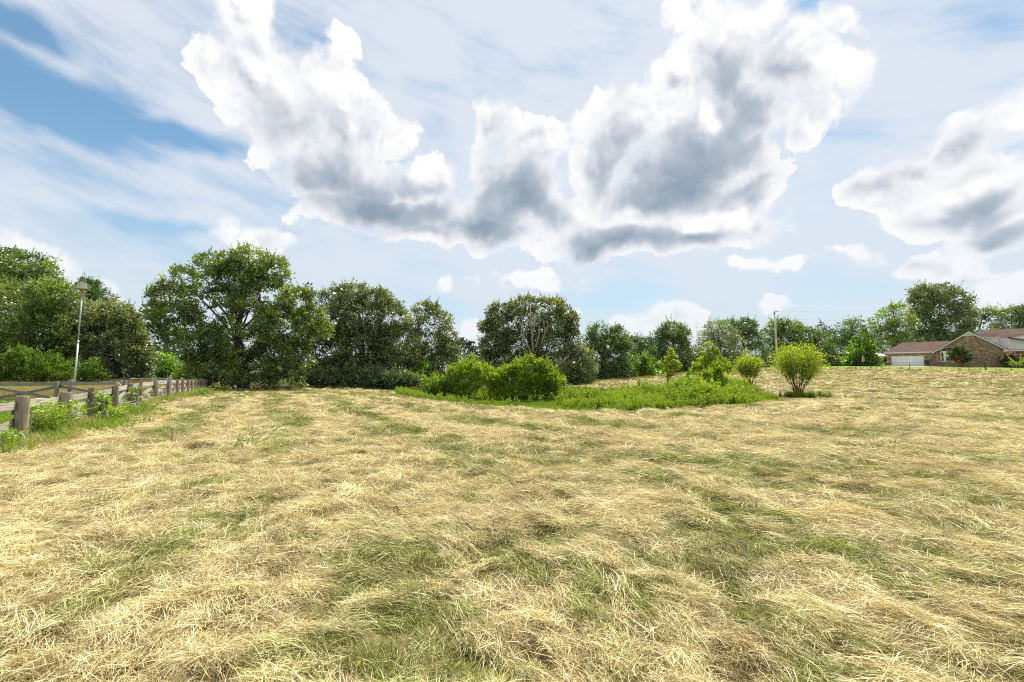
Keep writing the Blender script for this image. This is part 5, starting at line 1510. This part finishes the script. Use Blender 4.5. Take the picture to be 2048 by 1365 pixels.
wp = wall('window', [H(17.0, 2.57, .9), H(17.95, 2.57, .9), H(17.95, 2.57, 2.2), H(17.0, 2.57, 2.2)], Vv * .03, 'white')
subparent(wp); PINV[wp.name] = Matrix.Identity(4)
for a, b in ((17.08, 17.45), (17.52, 17.88)):
    mb = MB(); mb.box(H(a, 2.55, 1.0), U * (b - a), Vv * .02, Z * 1.1); q = mb.build('pane', M['glass'], wp)
    q.matrix_parent_inverse = Matrix.Translation(Vector(HS.location)) @ Matrix.Translation(-Vector(HS.location))
wall('porch_post', [H(19.3, 1.95, -.6), H(19.5, 1.95, -.6), H(19.5, 1.95, 2.65), H(19.3, 1.95, 2.65)], Vv * .2, 'brick')
mb = MB(); mb.tube([H(g1 + .06, gv - .12, -.3), H(g1 + .06, gv - .12, EH - .5), H(g1 + .3, gv - .2, EH - .3)], .05, 6); mb.build('downpipe', M['metal_dark'], HS)
# garage door of four panels
GD = link('garage_door', bpy.data.meshes.new('garage_door_frame'), HS)
mb = MB()
mb.box(H(.75, .04, -.3), U * .1, Vv * .12, Z * 2.43); mb.box(H(5.5, .04, -.3), U * .1, Vv * .12, Z * 2.43); mb.box(H(.85, .04, 2.05), U * 4.65, Vv * .12, Z * .08)
me = GD.data; me.from_pydata(mb.v, [], mb.f); me.materials.append(M['white'])
PINV[GD.name] = Matrix.Identity(4)
for k in range(4):
    mb = MB(); mb.box(H(.85, .10, -.32 + k * .593), U * 4.65, Vv * .05, Z * .575); mb.build('panel', M['white'], GD)
mb = MB(); mb.box(H(.85, .16, -.3), U * 4.65, Vv * .03, Z * 2.36); mb.build('backing', M['trim'], GD)
# bay window on the gable wall
bs0, bs1, bp_, bzb, bzt = 7.95, 10.35, .62, .95, 2.62
foot = [H(bs0, gv, 0), H(bs0 + .5, gv - bp_, 0), H(bs1 - .5, gv - bp_, 0), H(bs1, gv, 0)]
mb = MB(); mb.prism([p + Z * bzb for p in foot], Z * .1); mb.prism([p + Z * bzt for p in foot], Z * .28)
for i in range(3):
    a, b = foot[i], foot[i + 1]; dv_ = b - a; L_ = np.linalg.norm(dv_); dv_ /= L_
    nn_ = np.array((dv_[1], -dv_[0], 0)); pw = .22 if i == 1 else .16
    for q in (a, b - dv_ * pw):
        mb.box(q + Z * (bzb + .1), dv_ * pw, -nn_ * .1, Z * (bzt - bzb - .1))
    mb.box(a + dv_ * pw + Z * (bzb + .78), dv_ * (L_ - 2 * pw), -nn_ * .06, Z * .06)
bay = mb.build('bay_window', M['white'], HS)
PINV[bay.name] = Matrix.Identity(4)
for i in range(3):
    a, b = foot[i], foot[i + 1]; dv_ = b - a; L_ = np.linalg.norm(dv_); dv_ /= L_
    nn_ = np.array((dv_[1], -dv_[0], 0)); pw = .22 if i == 1 else .16
    for z0, z1, mt in ((bzb + .1, bzb + .78, 'glass'), (bzb + .84, bzt, 'blind' if i == 1 else 'glass')):
        mb = MB(); mb.box(a + dv_ * pw - nn_ * .07 + Z * z0, dv_ * (L_ - 2 * pw), -nn_ * .02, Z * (z1 - z0)); mb.build('pane', M[mt], bay)
mb = MB(); tp_ = [p + Z * 2.9 for p in foot]; q1, q2 = H(bs0 + .75, gv, 3.55), H(bs1 - .75, gv, 3.55)
fo = [tp_[0] - U * .12, tp_[1] - U * .06 - Vv * .1, tp_[2] + U * .06 - Vv * .1, tp_[3] + U * .12]
mb.poly(fo + [q1, q2], [(0, 1, 4), (1, 2, 5, 4), (2, 3, 5), (0, 3, 2, 1)]); mb.build('bay_roof', M['shingle'], HS)
mb = MB(); mb.tube([fo[0] + Z * .04, q1 + Z * .06 - Vv * .02, q2 + Z * .06 - Vv * .02, fo[3] + Z * .04], .06, 4); mb.build('bay_trim', M['trim'], HS)
mb = MB(); mb.prism([H(bs0 + .1, gv, -.6), H(bs0 + .52, gv - bp_ + .06, -.6), H(bs1 - .52, gv - bp_ + .06, -.6), H(bs1 - .1, gv, -.6)], Z * (bzb + .598)); mb.build('bay_base', M['brick'], HS)

# yard: driveway, wire fence, umbrella, flag, grill, board fence, shrubs
def sheet(name, pts, mat, lift=.012, sub=14):
    """flat sheet following the ground, pts = quad corners in (x, y)"""
    a, b, c_, d__ = [np.array(p, float) for p in pts]
    s = np.linspace(0, 1, sub)
    V = []
    for t in s:
        for r in s:
            q = (a * (1 - r) + b * r) * (1 - t) + (d__ * (1 - r) + c_ * r) * t
            V.append((q[0], q[1], gz(q[0], q[1]) + lift))
    i = np.arange(sub * sub).reshape(sub, sub)
    o = link(name, mesh_raw(name, np.array(V), [np.stack([i[:-1, :-1], i[:-1, 1:], i[1:, 1:], i[1:, :-1]], -1).reshape(-1, 4)], None, True, mat))
    o['kind'] = 'structure'
    return o
cm = plain_mat('concrete', (0.62, 0.58, 0.52), 0.9, 0.1, 1.0)
def xy(s, v): q = H(s, v, 0); return (q[0], q[1])
sheet('driveway', [xy(-1.5, -7.5), xy(7.0, -6.5), xy(6.2, .0), xy(.3, .0)], cm, .05)
sheet('path', [xy(6.6, -2.2), xy(24, -2.6), xy(24, -1.6), xy(6.4, -1.2)], cm, .05)
sheet('bare_soil', [xy(5.2, -7.6), xy(8.2, -7.2), xy(7.0, -3.6), xy(6.2, -3.6)], plain_mat('soil', (0.36, 0.25, 0.15), .95, .2), .06, 8)
WF = thing('wire_fence', 'low wire fence on dark steel posts along the house yard', 'fence', at(1760, 737, 67.5))
fp = []
for px, d in [(1650, 71), (1704, 70), (1740, 69), (1777, 68.5), (1818, 68), (1859, 67.5), (1906, 67), (1969, 66.3), (2034, 65.5), (2100, 64.8)]:
    x = (px - 1024) / FPX * d; fp.append(np.array((x, d, gz(x, d))))
for k, p in enumerate(fp):
    mb = MB()
    if k == 7: mb.tube([p - Z * .2, p + Z * 1.25], .075, 8)
    else: mb.tube([p - Z * .2, p + Z * 1.08], .03, 5)
    mb.build('post', M['iron'], WF)
    if k != 7:
        mb = MB(); mb.tube([p + Z * 1.08, p + Z * 1.17], .05, 6); mb.build('cap', M['trim'], WF)
for z in (.35, .7, 1.02):
    mb = MB()
    for a, b in zip(fp[:-1], fp[1:]): mb.tube([a + Z * z, b + Z * z], .006, 3, False)
    mb.build('wire', WM, WF)
rfp = [np.array(((px - 1024) / FPX * 76, 76.0)) for px in (1508, 1530, 1552)]
RF = thing('rail_fence', 'short grey rail fence left of the utility pole', 'fence', (rfp[0][0], 76, gz(*rfp[0])))
for k, p in enumerate(rfp): piece('post', 'board', (p[0], p[1], gz(*p) - .2), (p[0], p[1], gz(*p) + 1.1), .12, .12, 'wood_grey', RF, (1, 0, 0), k)
for a, b in zip(rfp[:-1], rfp[1:]):
    for z in (.55, 1.0): piece('rail', 'board', (a[0], a[1] - .08, gz(*a) + z), (b[0], b[1] - .08, gz(*b) + z), .04, .13, 'wood_grey', RF, (0, 1, 0), 1)
# patio umbrella
uc = at(1757, 735, 93); uc[2] = gz(uc[0], uc[1])
UM = thing('patio_umbrella', 'cream patio umbrella left of the garage', 'umbrella', uc)
mb = MB(); mb.tube([uc, uc + Z * 2.6], .03, 8); mb.build('mast', M['metal_dark'], UM, True)
k8 = [uc + np.array((1.75 * math.cos(a), 1.75 * math.sin(a), 2.0)) for a in np.linspace(0, 2 * math.pi, 9)[:8]]
mb = MB(); mb.poly(k8 + [uc + Z * 2.75] + [p - Z * .12 for p in k8], [(i, (i + 1) % 8, 8) for i in range(8)] + [(i, i + 9, (i + 1) % 8 + 9, (i + 1) % 8) for i in range(8)]); mb.build('canopy', plain_mat('cream_canvas', (0.72, 0.68, 0.60), .8, .05), UM)
for p in k8:
    mb = MB(); mb.tube([uc + Z * 2.66, p - Z * .03], .012, 4); mb.build('rib', M['metal_dark'], UM)
tc_ = uc + np.array((.2, .6, 0))
PT = thing('patio_table', 'dark patio table in the shade of the umbrella', 'table', tc_)
mb = MB(); mb.tube([tc_ + Z * .68, tc_ + Z * .73], .6, 14); mb.build('table_top', M['metal_dark'], PT)
for a in (0.5, 2.1, 3.7, 5.2):
    mb = MB(); q = tc_ + np.array((.4 * math.cos(a), .4 * math.sin(a), 0)); mb.tube([q, q + Z * .69], .03, 6); mb.build('leg', M['metal_dark'], PT)
# garden flag
fc = at(1727.5, 736, 84); fc[2] = gz(fc[0], fc[1])
FG = thing('garden_flag', 'faded red and white striped flag on a pole before the pyramidal tree', 'flag', fc)
mb = MB(); mb.tube([fc, fc + Z * 2.5], .025, 6); mb.build('pole', M['iron'], FG)
m, n, out = new_mat('flag_cloth')
t = n.new('ShaderNodeTexCoord'); sp = n.new('ShaderNodeSeparateXYZ'); n.set(sp.inputs[0], t.outputs['Object'])
st_ = n.math('GREATER_THAN', n.math('FRACT', n.math('MULTIPLY', sp.outputs[0], 7.0)), .5)
principled(n, out, n.mix(st_, (0.62, 0.16, 0.14), (0.75, 0.68, 0.64)), .8)
mb = MB(); mb.prism([fc + np.array((-.02, 0, 2.35)), fc + np.array((.10, .05, 2.1)), fc + np.array((.24, 0, 1.1)), fc + np.array((.02, .05, .75)), fc + np.array((-.30, 0, 1.0)), fc + np.array((-.22, -.05, 1.9))], (0, .015, 0)); mb.build('cloth', m, FG)
mb = MB(); mb.prism([fc + np.array((-.03, -.02, 2.36)), fc + np.array((.10, -.02, 2.12)), fc + np.array((.06, -.02, 1.85)), fc + np.array((-.16, -.02, 2.0))], (0, .012, 0)); mb.build('blue_corner', plain_mat('flag_blue', (0.05, 0.08, 0.2)), FG)
# board fence beside the garage
bf0 = H(-2.3, 2.2, 0)
BFN = thing('board_fence', 'grey upright board fence between the umbrella and the garage', 'fence', (bf0[0], bf0[1], gz(bf0[0], bf0[1])))
for k in range(11):
    q = H(-2.3 + k * .2, 2.2, 0); q[2] = gz(q[0], q[1])
    mb = MB(); mb.box(q, U * .185, Vv * .025, Z * (2.0 + .02 * (k % 3))); mb.build('board', M['wood_grey'], BFN)
# covered grill next to the garage door
gc = H(6.0, -.75, 0); gc[2] = gz(gc[0], gc[1])
GR = thing('charcoal_grill', 'black covered grill standing right of the garage door', 'grill', gc)
mb = MB(); k = 12
prof = [(.02, .52), (.25, .55), (.42, .70), (.47, .85), (.42, 1.02), (.25, 1.16), (.02, 1.2)]
vv_ = [gc + np.array((r * math.cos(a), r * math.sin(a), z)) for r, z in prof for a in np.linspace(0, 2 * math.pi, k, endpoint=False)]
mb.poly(vv_, [(i * k + j, i * k + (j + 1) % k, (i + 1) * k + (j + 1) % k, (i + 1) * k + j) for i in range(len(prof) - 1) for j in range(k)]); mb.build('kettle', plain_mat('black_enamel', (0.02, 0.02, 0.025), .3), GR, True)
for a in (0.4, 2.5, 4.6):
    mb = MB(); q = gc + np.array((.38 * math.cos(a), .38 * math.sin(a), 0)); mb.tube([q, gc + np.array((.25 * math.cos(a), .25 * math.sin(a), .62))], .025, 5); mb.build('leg', M['iron'], GR)
mb = MB(); mb.tube([gc + np.array((-.1, -.3, 1.17)), gc + np.array((-.1, -.36, 1.25)), gc + np.array((.1, -.36, 1.25)), gc + np.array((.1, -.3, 1.17))], .02, 5); mb.build('handle', M['trim'], GR)
YS = 'shrubs around the brick house'
make_tree('crape_myrtle', 'small dark myrtle with reddish tips before the gable wall', 'tree', 1922, 82, [(1920, 703, 12, 6), (1912, 712, 9, 8), (1930, 712, 10, 8), (1922, 718, 14, 7)], 'myrtle', 0.10, 2.0, 3.4, twigs=10, crown_kw=dict(gap=0.3, up=0.6), clr=4, vbase=0.05)
for px, d, lob, lf, lab in [(2012, 80, [(2012, 722, 12, 7), (2020, 726, 14, 6)], 'deep', 'dark green shrub at the right corner of the brick gable'),
                            (2026, 79, [(2024, 715, 12, 5), (2040, 719, 14, 6), (2016, 712, 6, 4)], 'pink', 'pink flowering shrub before the porch'),
                            (2042, 77, [(2040, 728, 12, 5), (2054, 728, 10, 5)], 'yellow', 'low yellow shrub at the right edge before the porch')]:
    make_tree('garden_shrub', lab, 'shrub', px, d, lob, lf, 0.04, 2.0, 3.4, YS, twigs=4, crown_kw=dict(gap=0.25), clr=4, bark='stem', multi=3)
# small grey roof far behind the open-crowned tree
rc = at(852, 748, 130)
FHs = thing('far_house', 'pale grey roof of a house glimpsed behind the thicket', 'house', (rc[0], rc[1], gz(rc[0], rc[1])))
zb_ = gz(rc[0], rc[1])
mb = MB(); mb.box((rc[0] - 6, 130, zb_ - .5), (11, 0, 0), (0, 8, 0), (0, 0, 2.2)); mb.build('wall', M['siding'], FHs)
mb = MB(); mb.prism([(rc[0] - 6.5, 129.5, zb_ + 1.7), (rc[0] - 6.5, 138.5, zb_ + 1.7), (rc[0] - 6.5, 134, zb_ + 4.3)], (12, 0, 0)); mb.build('roof', plain_mat('grey_shingle', (0.42, 0.40, 0.38), .9), FHs)

# ------------------------------------------------------------------ plants and small things in the field
def leafy_weed(label, px, row, d, h, spread, n, leaf, mat, seed, aspect=.4, name='leafy_weed', stems=5, low=.1, group=None):
    rng = np.random.default_rng(seed)
    b = at(px, row, d); b[2] = float(ground(np.array([b[0]]), np.array([d]))[0])
    T = thing(name, label, 'plant', b, group)
    Q, A, vs = [], [], []
    for k in range(stems):
        tip = b + np.array((rng.normal(0, spread * .6), rng.normal(0, spread * .6), h * rng.uniform(.7, 1.0)))
        b0 = b + np.array((rng.normal(0, spread * .25), rng.normal(0, spread * .25), -.03))
        pts = curve_pts(b0, tip, .06, rng, 5)
        mb = MB(); mb.tube(pts, np.linspace(.010, .004, 5), 5); mb.build('stem', M['greenstem'], T, True)
        m_ = n // stems
        f = low + (1 - low) * rng.random(m_)
        i = f * 4; i0 = np.minimum(i.astype(int), 3); w = (i - i0)[:, None]
        c = pts[i0] * (1 - w) + pts[i0 + 1] * w
        az = rng.random(m_) * 6.283
        out_ = np.stack([np.cos(az), np.sin(az), rng.uniform(-.1, .5, m_)], 1)
        Q.append(c + out_ * (rng.random(m_) * spread * .55)[:, None]); A.append(unit(out_ + rng.normal(size=(m_, 3)) * .3)); vs.append(np.clip(rng.normal(.5, .2, m_) + .25 * f, 0, 1))
    Q, A, vs = np.concatenate(Q), np.concatenate(A), np.concatenate(vs)
    Ls = leaf * rng.uniform(.6, 1.3, len(Q))
    V, F_ = leaves_at(Q, A, Ls, Ls * aspect, rng)
    link('foliage', mesh_raw('foliage', V, [F_], {'v': np.repeat(vs, 4)}, False, LF[mat]), T)
    return T, b
WG = 'green weeds grown through the wooden fence'
leafy_weed('feathery bright green weed between the first two fence posts', 88, 880, 11.4, .95, .42, 2600, .085, 'bright', 1, .28, group=WG, stems=14)
leafy_weed('feathery green weed hiding the second fence post', 122, 868, 12.6, .95, .40, 2200, .085, 'bright', 2, .28, group=WG, stems=12)
leafy_weed('low green weed left of the nearest fence post', 4, 890, 9.6, .40, .4, 450, .10, 'fresh', 3, .45, group=WG, stems=8)
leafy_weed('upright broad-leaved weed before the third fence post', 208, 850, 14.2, 1.0, .22, 260, .13, 'fresh', 4, .5, group=WG, stems=4, low=.35)
leafy_weed('bright low weed below the fourth fence post', 238, 848, 14.8, .55, .40, 900, .08, 'bright', 5, .3, group=WG, stems=8)
leafy_weed('dark vine covering the fifth fence post', 266, 832, 17.5, 1.15, .18, 500, .09, 'deep', 6, .6, group=WG, stems=5)
leafy_weed('grassy green clump by the fence far along it', 400, 800, 28, .6, .45, 600, .12, 'fresh', 7, .2, group=WG, stems=8)
# white umbel flowers
rng = np.random.default_rng(8)
fm = plain_mat('white_flowers', (0.75, 0.74, 0.66), .8)
for k, (px, row, d, h, lab) in enumerate([(272, 838, 16.2, 1.05, 'white-flowered umbel in front of the fifth fence post, the tallest'), (286, 842, 15.6, .7, 'white-flowered umbel before the thin brown fence post'), (262, 845, 15.4, .6, 'short white-flowered umbel left of the brown fence post')]):
    b = at(px, row, d); b[2] = float(ground(np.array([b[0]]), np.array([d]))[0])
    T = thing('wild_carrot', lab, 'plant', b, 'white-flowered wild carrots by the fence')
    for j in range(5):
        tip = b + np.array((rng.normal(0, .16), rng.normal(0, .1), h * rng.uniform(.6, 1)))
        mb = MB(); mb.tube(curve_pts(b - Z * .03, tip, .06, rng, 5), np.linspace(.006, .003, 5), 4); mb.build('stem', M['greenstem'], T)
        mb = MB()
        for q in range(9):
            a = q * 2.4; r = .06 * math.sqrt(q / 8); c = tip + np.array((r * math.cos(a), r * math.sin(a), .02))
            mb.tube([c - Z * .008, c + Z * .008], .02, 6)
        mb.build('flower_head', fm, T)
# dry teasel
b = at(200, 852, 14.0); b[2] = gz(b[0], 14.0)
T = thing('dry_thistle', 'dead brown thistle head on a pale leaning stalk by the fence', 'plant', b)
tp = b + np.array((.15, 0, .62)); mb = MB(); mb.tube(curve_pts(b - Z * .03, tp, .03, rng, 5), .009, 5); mb.build('stalk', M['drystem'], T)
mb = MB(); mb.tube([tp, tp + np.array((.01, 0, .05)), tp + np.array((.02, 0, .12)), tp + np.array((.02, 0, .15))], [.015, .045, .035, .008], 8); mb.build('seed_head', plain_mat('brown_seed', (0.16, 0.09, 0.05)), T, True)
# weeds standing in the mown hay
def stalk_plant(label, px, row, d, h, leaves, seed, mat, dead):
    rng = np.random.default_rng(seed)
    b = at(px, row, d); b[2] = float(ground(np.array([b[0]]), np.array([d]))[0])
    T = thing('milkweed', label, 'plant', b, 'broad-leaved weeds standing in the mown hay')
    tip = b + np.array((rng.normal(0, .08), rng.normal(0, .05), h))
    pts = curve_pts(b - Z * .04, tip, .08, rng, 6)
    mb = MB(); mb.tube(pts, np.linspace(.011, .006, 6), 6); mb.build('stalk', dead, T, True)
    for k in range(leaves):
        f = .35 + .6 * k / leaves; i = f * 5; i0 = int(i); c = pts[i0] * (1 - (i - i0)) + pts[min(i0 + 1, 5)] * (i - i0)
        az = k * 2.4 + rng.random(); dr = np.array((math.cos(az), math.sin(az), rng.uniform(-.5, .2))); dr /= np.linalg.norm(dr)
        sd = np.cross(dr, Z); sd /= np.linalg.norm(sd); L_ = rng.uniform(.10, .16); w_ = L_ * .28
        Vl = [c, c + dr * L_ * .3 + sd * w_, c + dr * L_ * .7 + sd * w_ * .8 - Z * .02, c + dr * L_ - Z * .05, c + dr * L_ * .7 - sd * w_ * .8 - Z * .02, c + dr * L_ * .3 - sd * w_, c + dr * L_ * .5 - Z * .015]
        me = mesh_raw('leaf', np.array(Vl), [np.array([[0, 1, 6], [1, 2, 6], [2, 3, 6], [3, 4, 6], [4, 5, 6], [5, 0, 6]])], {'v': np.full(7, rng.uniform(.3, .8))}, True, LF[mat])
        link('leaf', me, T)
stalk_plant('dark leafy weed with a brown curled leaf, left of the pale-stalked one', 474, 898, 9.6, .36, 5, 1, 'deep', plain_mat('red_stem', (0.25, 0.10, 0.05)))
stalk_plant('pale-stalked weed with drooping green leaves in the mown hay', 490, 902, 9.4, .42, 6, 2, 'deep', M['drystem'])
stalk_plant('thin dry weed behind the pale-stalked one', 500, 893, 10.2, .36, 2, 3, 'olive', M['drystem'])
b = at(342, 884, 10.6); b[2] = float(ground(np.array([b[0]]), np.array([10.6]))[0])
mb = MB(); mb.tube([b - Z * .05, b + np.array((.01, 0, .10)), b + np.array((.015, 0, .22)), b + np.array((.04, 0, .33)), b + np.array((.07, 0, .345))], [.016, .012, .010, .009, .006], 6)
tag(mb.build('dead_stick', M['wood_red'], None, True), 'thin dark stick standing in the hay right of the fence', 'stick')
# pale rock on the rim of the hollow
rb = at(1395, 817, 20.6); rb[2] = gz(rb[0], 20.6)
bm = bmesh.new(); bmesh.ops.create_icosphere(bm, subdivisions=3, radius=1.0)
for v in bm.verts:
    p = v.co; k = .8 + .45 * float(vnoise(np.array([p.x * 1.4 + 3]), np.array([p.y * 1.4]), np.array([p.z * 1.4 + 7]), 3)[0])
    v.co = Vector((p.x * .21 * k, p.y * .18 * k, max(p.z, -.5) * .22 * k)) + Vector((float(rb[0]), float(rb[1]), float(rb[2]) + .12))
me = bpy.data.meshes.new('rock'); bm.to_mesh(me); bm.free()
me.materials.append(plain_mat('pale_rock', (0.52, 0.48, 0.45), .9, .25, 6))
tag(link('rock', me), 'pale rock at the near rim of the hollow before the weeds', 'rock')
# spindly weeds on the floor of the hollow
for k, (px, row, d, h, lab) in enumerate([(945, 806, 25.2, .62, 'pale spindly weed left of the green floor of the hollow'), (1060, 815, 22.6, .72, 'left of two dark spindly weeds on the green floor'), (1084, 817, 22.4, .78, 'right of two dark spindly weeds on the green floor')]):
    leafy_weed(lab, px, row, d, h, .10, 90, .09, 'fresh', 20 + k, .25, 'spindly_weed', 3, .1, 'spindly weeds in the hollow')
